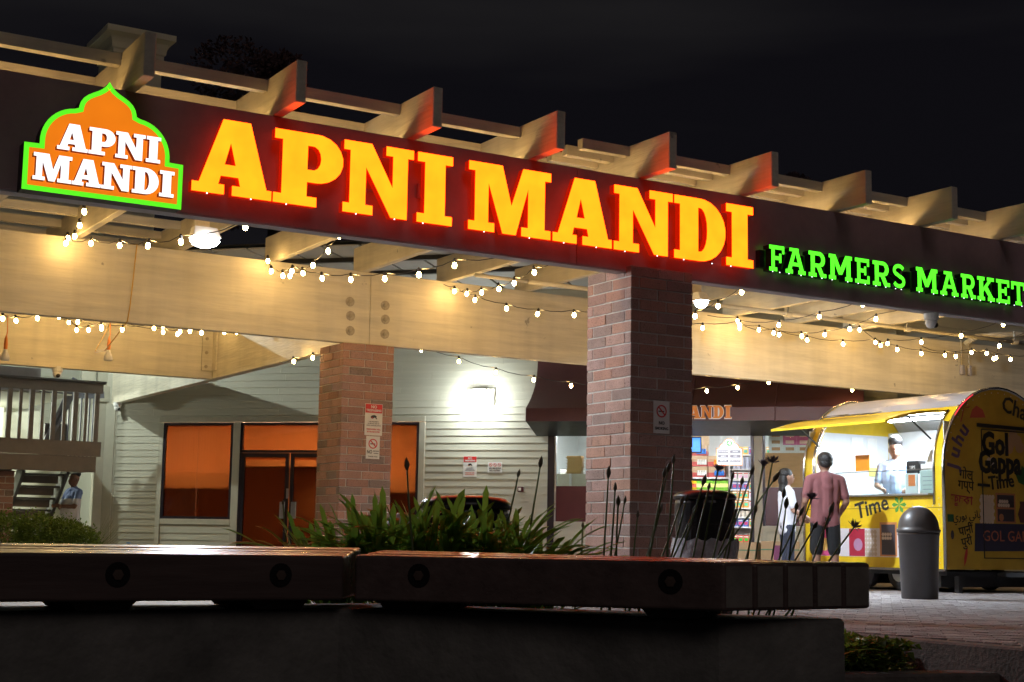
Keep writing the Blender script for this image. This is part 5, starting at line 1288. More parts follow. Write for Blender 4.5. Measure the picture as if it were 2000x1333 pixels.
poly([(15.15,2.26),(15.45,2.28),(15.40,2.38),(15.28,2.43),(15.20,2.37)], colmat((.45,.08,.05)), 'beach_hut', .001)
MB().tube([(14.98,EY-.002,2.20),(15.02,EY-.002,2.30),(15.04,EY-.002,2.38)],.008,4).obj('palm_trunk', redp, tk)
for a in (20, 60, 110, 160, 200): poly([(15.04,2.38),(15.04+.10*math.cos(R(a-12)),2.38+.08*math.sin(R(a-12))),(15.04+.13*math.cos(R(a)),2.38+.10*math.sin(R(a)))], redp, 'palm_frond', .001)
# red marker light along the arch
MB().tube([(x, TY-.02, z) for x, z in sect(.02, 38, 62, 6)], .009, 5).obj('marker_strip', em('red_marker', (1,.05,.08), .9), tk)
# printed graphics on the serving side
SX = TX - .004
text('Time', .30, dark, tk, (SX, TY+1.28, 1.10), U=(0,-1,.22), V=(0,.22,1), bold=.02)
def spoly(pts, mat, nm, d=0.0): return MB().prism([[(-y, z) for y, z in pts]], (SX-d, 0, 0), (0,-1,0), (0,0,1), (-1,0,0), .0015).obj(nm, mat, tk)
ya, yb = TY+.23, TY+2.35
spoly([(yb,.44),(ya,.44),(ya,.82),(yb,.82)], colmat((.72,.68,.72)), 'print_panel')
for q, (y0, y1, c) in enumerate(((yb-.01,2.05+TY,(.60,.08,.25)),(TY+1.72,TY+1.42,(.40,.02,.05)),(TY+.30,TY+.235,(.60,.08,.25)))): spoly([(y0,.445),(y1,.445),(y1,.815),(y0,.815)], colmat(c), 'print_tile', .001)
for c, r_, cc in (((TY+2.2,.60),.09,(.85,.6,.2)),((TY+1.55,.60),.085,(.45,.25,.4))): spoly([(c[0]-p[0], p[1]) for p in arc(0, c[1], r_, r_, 0, 340, 13)], colmat(cc), 'snack_print', .002)
for i in range(4):
    for j in range(6): spoly([(TY+1.39-.055*i-p[0], p[1]) for p in arc(0, .48+.058*j, .031, .032, 0, 300, 5)], cream_p, 'puri', .002+.0005*((i+j) % 2))
spoly([(TY+1.14,.45),(TY+.83,.45),(TY+.83,.90),(TY+1.14,.90)], colmat((.55,.22,.08)), 'cart_frame', .001); spoly([(TY+1.11,.47),(TY+.86,.47),(TY+.86,.87),(TY+1.11,.87)], dk, 'cart_window', .0018)
for i in range(8): spoly([(TY+1.08-.045*(i % 4)-p[0], p[1]) for p in arc(0, .69+.05*(i//4), .025, .025, 0, 300, 5)], cream_p, 'puri', .0026)
for c, m_ in ((TY+.70, colmat((.30,.03,.05))), (TY+.50, colmat((.25,.50,.08)))):
    spoly([(c+.075,.46),(c-.075,.46),(c-.11,.58),(c-.075,.70),(c+.075,.70),(c+.11,.58)], m_, 'pot', .0015); spoly([(c+.06,.71),(c-.06,.71),(c-.04,.75),(c+.04,.75)], colmat((.7,.6,.3)), 'pot_lid', .0015)
for a in (0, 60, 120, 180, 240, 300): spoly([(TY+.78,1.13),(TY+.78-.10*math.cos(R(a-18)),1.13+.09*math.sin(R(a-18))),(TY+.78-.13*math.cos(R(a)),1.13+.12*math.sin(R(a))),(TY+.78-.10*math.cos(R(a+18)),1.13+.09*math.sin(R(a+18)))], colmat((.08,.30,.05)), 'leaf', .001)
text('Chaat', .30, dark, tk, (hx-.70, TY+1.25, fl[4][1]+.012), U=(0,-1,0), V=(1,0,.25), bold=.04, sx=1.5)

# ================================================================== PEOPLE
def person(name, label, caps, mats, loc, rz, hair=None, extra=None, voxel=0.011):
    """caps: (p0, p1, r0, r1, material index); one continuous remeshed surface"""
    b = MB()
    for p0, p1, ra, rb, mi in caps:
        p0 = Vector(p0); p1 = Vector(p1); d = p1-p0; L = max(d.length, 1e-4)
        d = d/L; pts = []; rr = []
        for t in (-1, -.86, -.5): pts.append(p0 + d*(ra*t)); rr.append(max(.0008, ra*math.sqrt(max(0, 1-t*t))))
        for t in (0, .33, .66, 1): pts.append(p0.lerp(p1, t)); rr.append(ra+(rb-ra)*t)
        for t in (.5, .86, 1): pts.append(p1 + d*(rb*t)); rr.append(max(.0008, rb*math.sqrt(max(0, 1-t*t))))
        b.tube(pts, rr, 12)
    me = b.mesh(name+'_tmp', M['white'])
    o = bpy.data.objects.new(name+'_tmp', me); col.objects.link(o)
    rm = o.modifiers.new('r', 'REMESH'); rm.mode = 'VOXEL'; rm.voxel_size = voxel
    sm = o.modifiers.new('s', 'SMOOTH'); sm.factor = .5; sm.iterations = 4
    dg = bpy.context.evaluated_depsgraph_get(); ev = o.evaluated_get(dg)
    me2 = bpy.data.meshes.new_from_object(ev)
    bpy.data.objects.remove(o); bpy.data.meshes.remove(me)
    me2.materials.clear()
    for m_ in mats: me2.materials.append(m_)
    nf = len(me2.polygons); cc = np.zeros(nf*3); me2.polygons.foreach_get('center', cc); cc = cc.reshape(-1, 3)
    best = np.full(nf, 1e9); idx = np.zeros(nf, int)
    for p0, p1, ra, rb, mi in caps:
        a = np.array(p0); ab = np.array(p1)-a; l2 = max(ab@ab, 1e-9)
        t = np.clip(((cc-a)@ab)/l2, 0, 1); dd = np.linalg.norm(cc-(a+t[:,None]*ab), axis=1) - (ra+(rb-ra)*t)
        k = dd < best; best[k] = dd[k]; idx[k] = mi
    me2.polygons.foreach_set('material_index', idx); me2.polygons.foreach_set('use_smooth', [True]*nf)
    me2.name = name
    p = thing(name, label, 'person', loc, rz)
    place('body', me2, p)
    if hair: hair(p)
    return p
def torso(sh, ch, hp, z, w=.17, sway=0):
    pass
skin_d = pm('skin_brown', (0.22, 0.115, 0.075), 0.5, var=.08); skin_l = pm('skin_tan', (0.34, 0.19, 0.13), 0.5, var=.08)
pink = pm('pink_shirt', (0.17, 0.060, 0.062), 0.9, var=.1, bump=.5, bscale=5); blackc = pm('black_shorts', (0.004, 0.004, 0.005), 0.9, var=.2, bump=.3, bscale=14)
whitec = pm('white_shirt', (0.62, 0.62, 0.66), 0.85, var=.08, bump=.9, bscale=9); jeans = pm('dark_jeans', (0.025, 0.03, 0.05), 0.8, var=.2)
bluec = pm('blue_polo', (0.20, 0.28, 0.55), 0.85, var=.06, bump=.4, bscale=14); hairm = pm('black_hair', (0.012, 0.010, 0.010), 0.55, var=.3, bump=.6, bscale=60); shoe = pm('dark_shoe', (0.03,.03,.032), .6)
def figure(h=1.78, short_sleeve=True, shorts=False, long_hair=False, arm_l=None, arm_r=None, belly=0.0, face=0.0, stance=.10, w=1.0, hem=True):
    """front is -y; mats: 0 skin 1 top 2 bottoms 3 shoes"""
    k = h/1.78; c = []
    def A(p0, p1, r0, r1, m): c.append((tuple(x*k for x in p0), tuple(x*k for x in p1), r0*k, r1*k, m))
    for s in (-1, 1):
        A((s*.095,0,.90),(s*(stance),-.01,.50),.092,.062,2)
        A((s*stance,-.01,.50),(s*(stance+.005),.02,.10),.058,.040, 0 if shorts else 2)
        if not shorts: A((s*stance,-.01,.50),(s*(stance+.005),.015,.14),.066,.056,2)
        else: A((s*.097,0,.86),(s*stance,-.01,.52),.10,.085,2)
        A((s*(stance+.005),.03,.045),(s*(stance+.02),-.15,.035),.045,.036,3)
        if hem: A((s*.085*w,0,.87),(s*.085*w,0,1.0),.108,.10,1)
        A((s*.075*w,0,.93),(s*.085*w,.0,1.12),.105,.10,1)
        A((s*.085*w,.0,1.12),(s*.105*w,.005,1.36),.105,.10,1)
        A((s*.03,.005,1.44),(s*.175*w,.01,1.41),.075,.068,1)
        aa = arm_l if s < 0 else arm_r
        sh_ = (s*.195*w,.01,1.40)
        el, wr = aa if aa else ((s*.255,.03,1.12),(s*.25,-.08,.88))
        A(sh_, el, .058, .042, 0); m_ = tuple(sh_[i]+(el[i]-sh_[i])*.72 for i in range(3)); A(sh_, m_, .070, .062, 1)
        A(el, wr, .042, .030, 0)
        d = Vector(wr)-Vector(el); d.normalize(); q = Vector(wr)
        A(q, q+d*.07, .030, .032, 0)
        side = d.cross(Vector((1,0,0)) if abs(d.x) < .8 else Vector((0,1,0))).normalized()
        for f, ln in ((-1.5,.065),(-.5,.078),(.5,.074),(1.5,.058)):
            b0 = q + d*.085 + side*(f*.0185); A(b0, b0 + d*ln + Vector((0,-.012,-.008)), .0105, .0085, 0)
        th = side.cross(d).normalized(); A(q + d*.03 + side*-.025, q + d*.085 + side*-.052 + th*.01, .012, .009, 0)
    A((0,.03,1.0),(0,.035,1.40),.105,.095,1); A((0,.02,1.30),(0,.02,1.43),.12,.09,1)
    A((0,-.01,.93),(0,-.01,1.0),.115,.11,2); A((0,-.03-belly*.5,1.05),(0,-.02,1.25),.11+belly,.115+belly*.4,1)
    A((0,.012,1.44),(0,0,1.53),.058,.055,0)
    A((0,0,1.60),(0,-.012,1.645),.083,.09,0); A((0,.015,1.66),(0,.012,1.68),.09,.092,0); A((0,-.045,1.575),(0,-.05,1.585),.05,.05,0)
    A((0,-.088,1.655),(0,-.108,1.615),.012,.017,0); A((0,-.088,1.575),(0,-.09,1.575),.020,.020,0)
    for s in (-1, 1): A((s*.088,.01,1.61),(s*.09,.012,1.65),.016,.018,0)
    return c
def hair_cap(long_=0, k=1.0):
    def f(p):
        b = MB()
        for i in range(2): pass
        b.ball((0,.022*k,1.685*k), (.101*k,.108*k,.092*k), 18, 12)
        if long_:
            b.ball((0,.055*k,1.60*k), (.098*k,.075*k,.13*k), 16, 10); b.ball((0,.07*k,1.46*k), (.085*k,.05*k,.16*k), 14, 10)
        else:
            b.ball((0,.045*k,1.635*k), (.092*k,.075*k,.07*k), 16, 10)
        h = b.obj('hair', hairm, p, local=True, smooth=True)
    return f
def eyes(p, k=1.0):
    for s in (-1, 1):
        MB().ball((s*.033*k,-.094*k,1.642*k), .010*k, 8, 6).obj('eye', M['black_print'], p, local=True)
        MB().box((s*.033-.018)*k,(s*.033+.018)*k,-.106*k,-.094*k,1.662*k,1.668*k).obj('eyebrow', hairm, p, local=True)
    MB().box(-.024*k,.024*k,-.1115*k,-.10*k,1.572*k,1.578*k).obj('mouth', colmat((.25,.08,.07)), p, local=True)
# man in pink, seen from behind, facing the hatch
def man_hair(p): hair_cap(0)(p); eyes(p)
p1_ = person('person', 'man in dusty pink t-shirt and black shorts waiting at the trailer hatch', figure(1.79, shorts=True, arm_l=((-.275,.03,1.13),(-.25,-.16,.97)), arm_r=((.275,.03,1.13),(.255,-.14,.95)), w=1.05, stance=.12), [skin_d, pink, blackc, shoe], (13.42, 14.42, 0), R(180-22), hair=man_hair)
def wo_hair(p): hair_cap(1, 1.6/1.78)(p); eyes(p, 1.6/1.78)
p2_ = person('person', 'woman with long dark hair in white top and dark trousers beside the trailer', figure(1.60, arm_l=((-.23,-.03,1.14),(-.19,-.26,1.03)), arm_r=((.23,-.02,1.14),(.19,-.25,1.05)), w=.86), [skin_l, whitec, jeans, shoe], (13.45, 15.18, 0), R(68), hair=wo_hair)
def ve_hair(p): hair_cap(0)(p); eyes(p)
p3_ = person('person', 'vendor in pale blue top behind the trailer counter', figure(1.70, arm_l=((-.27,-.03,1.12),(-.17,-.27,1.06)), arm_r=((.27,-.03,1.12),(.17,-.27,1.06))), [skin_l, pm('pale_blue_top', (.42,.50,.68), .85, var=.08), jeans, shoe], (15.2, 14.92, .34), R(-50), hair=ve_hair)
p4_ = person('person', 'heavy-set man in blue and white polo with folded arms behind the stair', figure(1.66, arm_l=((-.25,-.10,1.13),(-.02,-.25,1.12)), arm_r=((.25,-.10,1.13),(.02,-.27,1.14)), belly=.07, w=1.05), [skin_d, whitec, jeans, shoe], (7.05, 26.6, 0), R(-75), hair=ve_hair)
kk = 1.66/1.78
MB().tube([(0,.012,1.45*kk),(0,.0,1.50*kk)], [.085,.068], 14).obj('collar', bluec, p4_, local=True, smooth=True)
b4 = [c for c in p4_.children if c.name.startswith('body')][0].data
b4.materials.append(bluec)
for pl in b4.polygons:
    if pl.material_index == 1 and pl.center.z > 1.28*kk: pl.material_index = 4
# ================================================================== BENCH AND PLANTER WALL
M['rust'] = pm('rusty_bolt', (.16,.11,.085), .8, metal=.3); M['hole_shade'] = pm('recess_shade', (.012,.010,.010), .95)
bn = thing('timber_bench', 'long dark laminated timber bench on blocks, left length', 'bench', (0.4, 4.65, 0.32))
T0, T1 = 0.352, 0.494
def board_between(a0, a1, b0, b1, name, parent, z0=(0,0), z1=(0,0)):
    """a0,a1 front line ends; b0,b1 back line ends"""
    dz = random.uniform(-.003,.003)
    vs = [(*a0,T0),(*a1,T0),(*b1,T0),(*b0,T0),(*a0,T1+dz+z0[0]),(*a1,T1+dz+z0[1]),(*b1,T1+dz+z1[1]),(*b0,T1+dz+z1[0])]
    o = MB().hexa(vs).obj(name, M['bench'], parent, bevel=.009, seg=3)
    return o
nb = 5; wd = 0.50
for i in range(nb):
    y0 = 4.42 + wd*i/nb; y1 = 4.42 + wd*(i+1)/nb - .006
    x0 = 2.045 + .60*wd*i/nb; x1 = 2.045 + .60*(wd*(i+1)/nb-.006)
    board_between((-3.0, y0), (x0, y0), (-3.0, y1), (x1, y1), 'bench_board', bn, (.022*i/nb,)*2, (.022*(i+1)/nb,)*2)
def bolt_hole(p, n, parent):
    n = Vector(n).normalized(); q = n.to_track_quat('Z','Y').to_matrix().to_4x4(); q.translation = Vector(p)
    a = MB().lathe([(0,.0012),(.036,.0012),(.0375,.0004),(0,.0004)][::-1], n=18).obj('recess_shade', M['hole_shade'], parent, local=True); a.matrix_basis = wm(parent).inverted() @ q  # flat near-black disc paints the shade of a sunk bolt hole
    c = MB().lathe([(0,.0015),(.017,.0015),(.017,.006),(.008,.007),(0,.007)], n=6).obj('bolt_head', M['rust'], parent, local=True); c.matrix_basis = wm(parent).inverted() @ q
for x in (1.315, 1.83): bolt_hole((x, 4.4185, .43), (0,-1,0), bn)
bn2 = thing('timber_bench', 'angled dark laminated timber bench with pale sawn end, right length', 'bench', (2.6, 4.1, 0.32))
A = Vector((2.07, 4.385)); Bp = Vector((2.845, 3.49)); D = (Bp-A).normalized(); E = Vector((3.50, 3.55)) - Bp
back0 = A + Vector((.30, .42))
for i in range(nb):
    t0 = i/nb; t1 = (i+1)/nb - .012
    a0 = A + (back0-A)*t0; a1 = Bp + E*t0; b0 = A + (back0-A)*t1; b1 = Bp + E*t1
    o = board_between(tuple(a0), tuple(a1), tuple(b0), tuple(b1), 'bench_board', bn2, (.016*i/nb, .004*i/nb), (.016*(i+1)/nb, .004*(i+1)/nb))
    e0 = a1 + D*.0; 
    n_ = Vector((E.y, -E.x)).normalized()
    vs = [(*(a1+n_*.0015),T0+.008),(*(b1+n_*.0015),T0+.008),(*(b1+n_*.0015),T1-.008),(*(a1+n_*.0015),T1-.008)]
    g = (b1-a1)*.06
    vs = [(*(a1+g+n_*.0015),T0+.010),(*(b1-g+n_*.0015),T0+.010),(*(b1-g+n_*.0015),T1-.010),(*(a1+g+n_*.0015),T1-.010)]
    MB().add(vs, [(0,1,2,3)]).obj('end_grain', M['bench_end'], o)
nn = (D.y, -D.x, 0)
for t in (.185, .865): bolt_hole((A.x+(Bp.x-A.x)*t + D.y*.0015, A.y+(Bp.y-A.y)*t - D.x*.0015, .435), (D.y, -D.x, 0), bn2)
# chocks under the benches
def chock(p, d, parent):
    p = Vector(p); d = Vector(d).normalized(); s = Vector((-d.y, d.x))
    vs = []
    for z, k in ((.322, 1.0), (.350, 1.35)):
        for u, v in ((-1,-1),(1,-1),(1,1),(-1,1)): 
            q = p + d*(u*.075*k) + s*(v*.19); vs.append((q.x, q.y, z))
    MB().hexa(vs).obj('bench_block', M['concrete'], parent)
for x in (.2, 1.30, 1.86): chock((x, 4.69), (1, 0), bn)
for t in (.12, .86): chock(A.lerp(Bp, t) + Vector((.22, .20)), D, bn2)
wl_ = thing('planter_wall', 'dark stained concrete planter wall beneath the timber bench', 'wall', (2.0, 4.6, -.55))
P = [(-4, 4.50), (2.06, 4.50), (2.93, 3.60), (3.415, 3.575), (3.39, 3.72), (2.40, 4.90), (-4, 4.90)]
tess = MB()
n = len(P)
top = [(x, y, .32) for x, y in P]; bot = [(x, y, -.56) for x, y in P]
tess.add(bot+top, [(i, (i+1) % n, n+(i+1) % n, n+i) for i in range(n)] + [(n, n+1, n+5, n+6), (n+1, n+2, n+3, n+4, n+5)])
tess.obj('wall_body', M['concrete'], wl_, bevel=.012)

# ================================================================== AGAPANTHUS
def leaf_mesh(L, w, rise, droop):
    b = MB(); n = 9; vs = []
    for i in range(n+1):
        t = i/n
        x = L*(t*math.cos(rise) + .10*t*t); z = L*(t*math.sin(rise)*1.0 - droop*t*t)
        ww = w*(0.55 + 1.2*t)*(1-t**4)**.5 if t < 1 else .0006
        ww = min(ww, w)
        vs += [(x, -ww/2, z+.16*ww), (x, 0, z), (x, ww/2, z+.16*ww)]
    fs = []
    for i in range(n):
        a = i*3; fs += [(a, a+1, a+4, a+3), (a+1, a+2, a+5, a+4)]
    return b.add(vs, fs).mesh('leaf', M['leaf'], True)
leaves = [leaf_mesh(L, w, R(rs), dr) for L, w, rs, dr in ((.46,.027,68,.24),(.50,.029,56,.32),(.46,.027,46,.36),(.48,.030,36,.36),(.40,.025,78,.10),(.52,.028,62,.38),(.44,.029,26,.30),(.54,.029,50,.46))]
def clump(label, x, y, z, n, spread=.20, lean=None, lmin=.75, lmax=1.08):
    c = thing('agapanthus', label, 'plant', (x, y, .20), group=None)
    for i in range(n):
        a = random.uniform(0, 2*math.pi) if lean is None or random.random() < .55 else lean + random.uniform(-.9, .9)
        r_ = random.uniform(0, spread); s = random.uniform(lmin, lmax)
        Mx = Matrix.Translation((r_*math.cos(a), r_*math.sin(a), z - .20 + random.uniform(-.16,.03))) @ Matrix.Rotation(a + random.uniform(-.5,.5), 4, 'Z') @ Matrix.Rotation(random.uniform(-.15,.15), 4, 'X') @ Matrix.Scale(s, 4)
        place('leaf', random.choice(leaves), c, Mx)
    return c
clump('agapanthus clump at the left end of the leafy row behind the bench', 2.76, 6.02, .35, 190)
clump('second agapanthus clump from the left, below the far brick column', 2.93, 5.90, .40, 195)
clump('third agapanthus clump, in the middle of the leafy row', 3.10, 5.78, .42, 200)
clump('fourth agapanthus clump, in front of the sage siding signs', 3.27, 5.67, .40, 195)
clump('agapanthus clump at the right end of the leafy row by the column', 3.43, 5.57, .34, 185)
stems = [[2.79, 6.519, 0.2, 2.576, 6.222, 0.697], [2.698, 5.216, 0.2, 2.744, 5.357, 0.832], [3.439, 5.834, 0.2, 3.413, 5.596, 0.833], [3.333, 5.489, 0.2, 3.43, 5.443, 0.873], [3.641, 5.5, 0.2, 3.583, 5.339, 0.614], [3.562, 5.169, 0.2, 3.649, 5.245, 0.832], [3.606, 5.167, 0.2, 3.617, 5.15, 0.768], [3.957, 5.685, 0.2, 3.752, 5.318, 0.716], [3.868, 5.552, 0.2, 3.868, 5.433, 0.728], [3.665, 5.066, 0.2, 3.794, 5.045, 0.831], [3.532, 4.661, 0.2, 3.648, 4.789, 0.873], [3.622, 5.095, 0.2, 3.8, 5.081, 0.682], [3.805, 5.34, 0.2, 3.779, 4.997, 0.854], [3.893, 5.201, 0.2, 3.917, 5.054, 0.732], [3.556, 4.773, 0.2, 3.845, 4.848, 0.795], [3.661, 4.856, 0.2, 3.905, 4.888, 0.777], [4.135, 5.32, 0.2, 4.014, 4.962, 0.858], [3.951, 5.023, 0.2, 4.143, 5.024, 0.832], [4.337, 5.394, 0.2, 4.279, 5.125, 0.817], [4.257, 5.479, 0.2, 4.195, 5.064, 0.691], [4.245, 5.326, 0.2, 4.252, 5.027, 0.858], [4.206, 5.132, 0.2, 4.103, 4.777, 0.877], [4.265, 5.078, 0.2, 4.419, 5.082, 0.912], [4.076, 5.376, 0.2, 4.335, 4.974, 0.831], [4.124, 4.989, 0.2, 4.141, 4.872, 0.688], [4.364, 5.175, 0.2, 4.251, 4.819, 0.755], [4.41, 5.114, 0.2, 4.269, 4.824, 0.712], [4.387, 5.067, 0.2, 4.236, 4.725, 0.7], [4.361, 5.141, 0.2, 4.515, 5.009, 0.688], [4.556, 5.318, 0.2, 4.41, 4.807, 0.629], [4.334, 5.039, 0.2, 4.466, 4.883, 0.751], [4.075, 4.621, 0.2, 4.294, 4.583, 0.689], [4.115, 4.741, 0.2, 4.622, 4.788, 0.633], [3.776, 5.31, 0.2, 3.905, 5.386, 0.665], [3.893, 5.313, 0.2, 4.066, 5.283, 0.724], [4.112, 5.562, 0.2, 4.137, 5.283, 0.692]]
umb = {21, 22, 32, 16, 30}
bud_me = MB().lathe([(0,-.012),(.006,-.008),(.013,.012),(.010,.03),(.004,.045),(0,.055)], n=7).mesh('bud', M['bud'], True)
def umbel_mesh():
    b = MB()
    for i in range(34):
        t = random.uniform(.05, 1.2); a = random.uniform(0, 6.28); L = random.uniform(.03, .05)
        p = Vector((math.sin(t)*math.cos(a), math.sin(t)*math.sin(a), math.cos(t)))*L
        b.tube([(0,0,0), p, p*1.45], [.0015, .0035, .001], 4)
    return b.mesh('umbel', M['umbel'])
umb_me = umbel_mesh()
sets = [('single tall agapanthus stalks rising from the leafy row', [0,1,2,3,4]), ('upright agapanthus stalks in front of the near column', [5,6,7,8,33,11]), ('agapanthus stalks with buds before the black bin', [9,10,12,13,34,35,14,15,16]), ('leaning agapanthus stalks with open umbels before the shop shelves', [17,18,19,20,21,22,23,24]), ('agapanthus stalks leaning right in front of the trailer', [25,26,27,28,29,30,31,32])]
for lb, ids in sets:
    b0 = stems[ids[0]]
    c = thing('agapanthus_stalks', lb, 'plant', tuple(b0[:3]))
    for q in ids:
        s = stems[q]; p0 = Vector(s[:3]); p1 = Vector(s[3:]); m = p0.lerp(p1, .5) + Vector((random.uniform(-.02,.02), random.uniform(-.02,.02), 0))
        pts = [p0, p0.lerp(m,.5)*.75 + p0.lerp(p1,.25)*.25, m, m.lerp(p1,.5)*.75 + p0.lerp(p1,.75)*.25, p1]
        so = MB().tube(pts, [.0048,.0046,.0043,.004,.0034], 6).obj('stalk', M['stalk'], c, smooth=True)
        d = (p1-m).normalized(); rq = d.to_track_quat('Z','Y').to_matrix().to_4x4(); rq.translation = p1
        if q in umb: place('umbel', umb_me, so, wm(so).inverted() @ rq @ Matrix.Scale(random.uniform(.45,.65), 4))
        else: place('bud', bud_me, so, wm(so).inverted() @ rq @ Matrix.Scale(random.uniform(.5,.95), 4))
    if lb.startswith('agapanthus stalks with') or lb.startswith('leaning') or lb.startswith('agapanthus stalks leaning'):
        for i in range(26):
            a = random.uniform(0, 6.28); s = stems[random.choice(ids)]
            place('leaf', random.choice(leaves), c, wm(c).inverted() @ Matrix.Translation((s[0]+random.uniform(-.1,.1), s[1]+random.uniform(-.1,.1), .02)) @ Matrix.Rotation(a, 4, 'Z') @ Matrix.Scale(random.uniform(.55,.75), 4))

# ================================================================== LEFT SHRUB, IVY, GRASSES, TREES
def leaf_cloud(n, fn, size, mat, name, parent, aspect=.55):
    b = MB()
    for i in range(n):
        p, nrm = fn()
        d = Vector((random.gauss(0,1), random.gauss(0,1), random.gauss(0,.7))) + Vector(nrm)*.9; d.normalize()
        s = d.cross(Vector((random.gauss(0,1), random.gauss(0,1), random.gauss(0,1)))).normalized()
        L = size*random.uniform(.6, 1.3); p = Vector(p)
        u = d.cross(s).normalized()*(.12*L)
        b.add([p, p+d*L*.5+s*(L*aspect*.5)+u, p+d*L, p+d*L*.5-s*(L*aspect*.5)+u], [(0,1,2,3)])
    return tag(b.obj(name, mat, parent), kind='stuff')
sb = thing('box_shrub', 'small-leaved clipped green shrub below the balcony', 'shrub', (4.4, 18.4, 0))
cl = [(3.3,18.9,.32,.45),(3.8,18.75,.38,.42),(4.2,18.6,.42,.40),(4.52,18.5,.46,.36),(4.78,18.35,.40,.36),(4.95,18.25,.34,.34),(2.8,19.1,.35,.45)]
def shrub_pt():
    x, y, z, r_ = random.choice(cl)
    v = Vector((random.gauss(0,1), random.gauss(0,1), random.gauss(0,1))).normalized()
    k = random.uniform(.45, 1.0)**.5
    if random.random() < .12: k *= 1.18
    return (x+v.x*r_*.8*k, y+v.y*r_*.8*k, max(.02, z+v.z*r_*k)), v
leaf_cloud(26000, shrub_pt, .042, M['shrub'], 'crown', sb)
stm = MB()
for x, y, z, r_ in cl:
    for q in range(4): stm.tube([(x,y,0),(x+random.uniform(-.1,.1),y+random.uniform(-.1,.1),z*.6),(x+random.uniform(-.2,.2),y+random.uniform(-.2,.2),z+r_*.7)],[.012,.008,.003],4)
tag(stm.obj('trunk', M['bark'], sb), kind='stuff')
gs = thing('wispy_grass', 'wispy dark grass tuft at the right end of the shrub', 'grass', (5.1, 18.15, 0))
gb = MB()
for i in range(60):
    a = random.uniform(-.6,.9); L = random.uniform(.45,.85); dx = random.uniform(.05,.4)
    gb.tube([(5.05,18.2,0),(5.05+dx*.4,18.2-dx*.3+random.uniform(-.1,.1),L*.6),(5.05+dx,18.2-dx*.6+random.uniform(-.1,.1),L*random.uniform(.75,1))],[.003,.002,.001],3)
tag(gb.obj('blade_tuft', M['stalk'], gs), kind='stuff')
iv = thing('ivy_patch', 'low ivy with glossy leaves in the dropped bed beside the planter', 'ivy', (6.3, 6.9, -.2))
def ivy_pt():
    x = random.uniform(5.3, 6.94); y = random.triangular(6.25, 8.4, 6.5)
    y = max(y, 6.62 - (x-4.6)*.246 + .22)
    if x > 6.6 and y < 6.75: x -= .35
    h = .15*math.exp(-((x-6.2)**2)/1.0) + .05
    return (x, y, -.20 + random.uniform(.0, 1)*h*1.15), Vector((0,-.2,.9))
def ivy():
    b = MB()
    for i in range(5200):
        p, nrm = ivy_pt(); p = Vector(p)
        d = Vector((random.gauss(0,1), random.gauss(0,1)-.4, random.gauss(0,.45))).normalized()
        s = d.cross(Vector((0,0,1)) + Vector((random.gauss(0,.5), random.gauss(0,.5), 0))).normalized()
        L = random.uniform(.035, .075); up = s.cross(d)*(.1*L)
        b.add([p, p+d*.15*L+s*.5*L+up, p+d*.5*L+s*.28*L, p+d*L, p+d*.5*L-s*.28*L, p+d*.15*L-s*.5*L+up], [(0,1,2,3,4,5)])
    tag(b.obj('foliage', M['ivy'], iv), kind='stuff')
ivy()
def tree(label, x, y, z0, h, r_, n):
    t = thing('dark_tree', label, 'tree', (x, y, z0))
    MB().tube([(x,y,z0),(x+.1,y,z0+h*.4),(x,y+.1,z0+h*.8)],[.35,.25,.08],8).obj('trunk', M['bark'], t)
    cs = [(x+random.gauss(0,r_*.5), y+random.gauss(0,r_*.4), z0+h*random.uniform(.6,1.0), r_*random.uniform(.25,.5)) for _ in range(12)]
    def fn():
        a, b_, c, rr = random.choice(cs); v = Vector((random.gauss(0,1), random.gauss(0,1), random.gauss(0,1))).normalized()*random.uniform(.5,1)**.5
        return (a+v.x*rr, b_+v.y*rr, c+v.z*rr*.8), v
    leaf_cloud(n*3, fn, .16, M['tree_leaf'], 'crown', t)
tree('dim tree crown against the night sky behind the left rafters', 16.3, 41.0, 2.0, 12.4, 2.6, 5000)
tree('small dim tree behind the right rafters', 40.0, 44.5, 2.0, 13.4, 1.8, 2500)

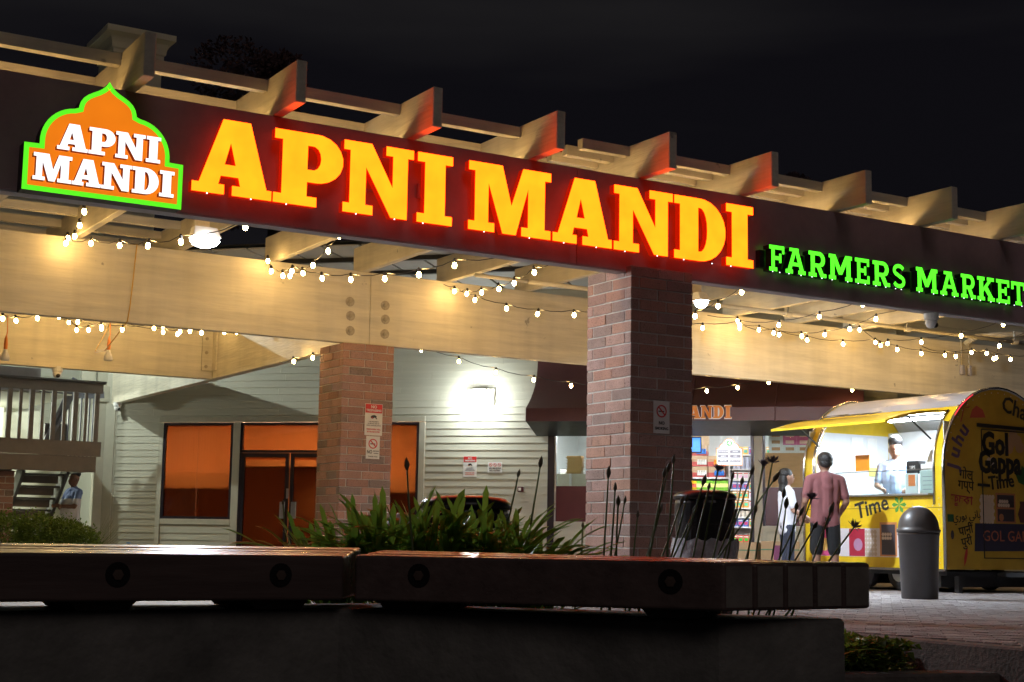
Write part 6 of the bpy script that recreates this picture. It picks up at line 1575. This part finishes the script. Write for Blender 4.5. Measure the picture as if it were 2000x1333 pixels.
# ================================================================== BINS, BOXES, BAG
tc_ = thing('domed_bin', 'brown domed litter bin standing on the patio before the trailer', 'litter bin', (12.66, 12.1, 0))
MB().lathe([(0,0),(.195,0),(.20,.01),(.225,.70),(.232,.705),(.232,.725),(.225,.73)], n=36).obj('barrel', M['can_brown'], tc_, local=True, smooth=True)
MB().lathe([(.226,.731),(.24,.735),(.243,.765),(.228,.775)] + [(.226*math.cos(R(a)), .775+.255*math.sin(R(a))) for a in range(6, 91, 7)] + [(0.0,1.03)], n=36).obj('dome', M['can_brown'], tc_, local=True, smooth=True)
def drum(label, x, y, r_, h, bagged):
    d = thing('round_bin', label, 'litter bin', (x, y, 0))
    MB().lathe([(0,0),(r_*.86,0),(r_*.98,h*.78),(r_,h*.80),(r_,h*.97),(r_*.97,h),(0,h)], n=30).obj('barrel', M['black_gloss'], d, local=True, smooth=False)
    MB().lathe([(r_*.5,h+.001),(r_*1.04,h+.001),(r_*1.05,h+.03),(r_*.9,h+.06),(r_*.5,h+.075)], n=30).obj('lid_ring', M['black_gloss'], d, local=True, smooth=True)
    if bagged:
        b = MB(); n = 40
        prof = [(1.06,.66),(1.09,.60),(1.05,.5),(1.10,.38),(1.04,.26),(1.0,.2)]
        vs = []
        for j, (k, z) in enumerate(prof):
            for i in range(n):
                a = 2*math.pi*i/n; w_ = 1 + .035*math.sin(i*2.3+j*1.7) + .02*math.sin(i*5.1+j)
                vs.append((r_*k*w_*math.cos(a), r_*k*w_*math.sin(a), h*z + .015*math.sin(i*1.9)))
        b.add(vs, [(j*n+i, j*n+(i+1) % n, (j+1)*n+(i+1) % n, (j+1)*n+i) for j in range(len(prof)-1) for i in range(n)]).obj('liner', M['bagfilm'], d, local=True, smooth=True)
        MB().ball((.05,-.05,h*.99), (r_*.7, r_*.7, .09), 16, 8).obj('liner_top', M['bagfilm'], d, local=True, smooth=True)
drum('black round bin with clear plastic liner at the foot of the near column', 7.33, 9.22, .235, .90, True)
drum('black round bin half hidden by the leafy row', 4.05, 7.19, .245, .72, False)
bgq = thing('white_sack', 'crumpled white plastic sack behind the leafy row', 'sack', (3.55, 7.0, .2))
b = MB(); b.ball((0,0,.25), (.13,.12,.24), 20, 14); b.v = [(x*(1+.08*math.sin(9*z+5*y)), y*(1+.1*math.sin(11*x+7*z)), z*(1+.03*math.sin(13*x))) for x, y, z in b.v]
b.obj('sack_body', M['white'], bgq, local=True, smooth=True)
def cbox(label, s, d, w_, dp, h, rz, label_mat=None):
    p = wp(s, d, 0)
    c = thing('cardboard_box', label, 'box', tuple(p), SR + rz)
    MB().box(-w_/2, w_/2, -dp/2, dp/2, 0, h).obj('carton', M['cardboard'], c, local=True, bevel=.004)
    MB().box(-w_/2-.0015, w_/2+.0015, -dp/2-.0015, dp/2+.0015, h*.78, h*.81).obj('stripe', colmat((.10,.25,.15)), c, local=True)
    if label_mat:
        MB().box(-.10, .22, -dp/2-.004, -dp/2-.002, h*.1, h*.9).obj('print', label_mat, c, local=True)
        MB().prism([arc(.06, h*.5, .09, .09, 0, 340, 15)], (0,-dp/2-.005,0), (1,0,0), (0,0,1), (0,-1,0), .001).obj('emblem', colmat((.75,.65,.55)), c, local=True)
    else:
        MB().prism([arc(.05, h*.3, .14, .14, 0, 180, 12)], (0,-dp/2-.004,0), (1,0,0), (0,0,1), (0,-1,0), .001).obj('print', colmat((.35,.06,.14)), c, local=True)
cbox('open brown cardboard carton on the walk by the shop window', 11.85, -1.2, .62, .45, .62, R(-6))
cbox('brown carton with purple printed side beside the woman', 12.48, -1.15, .60, .45, .64, R(5), colmat((.22,.05,.16)))
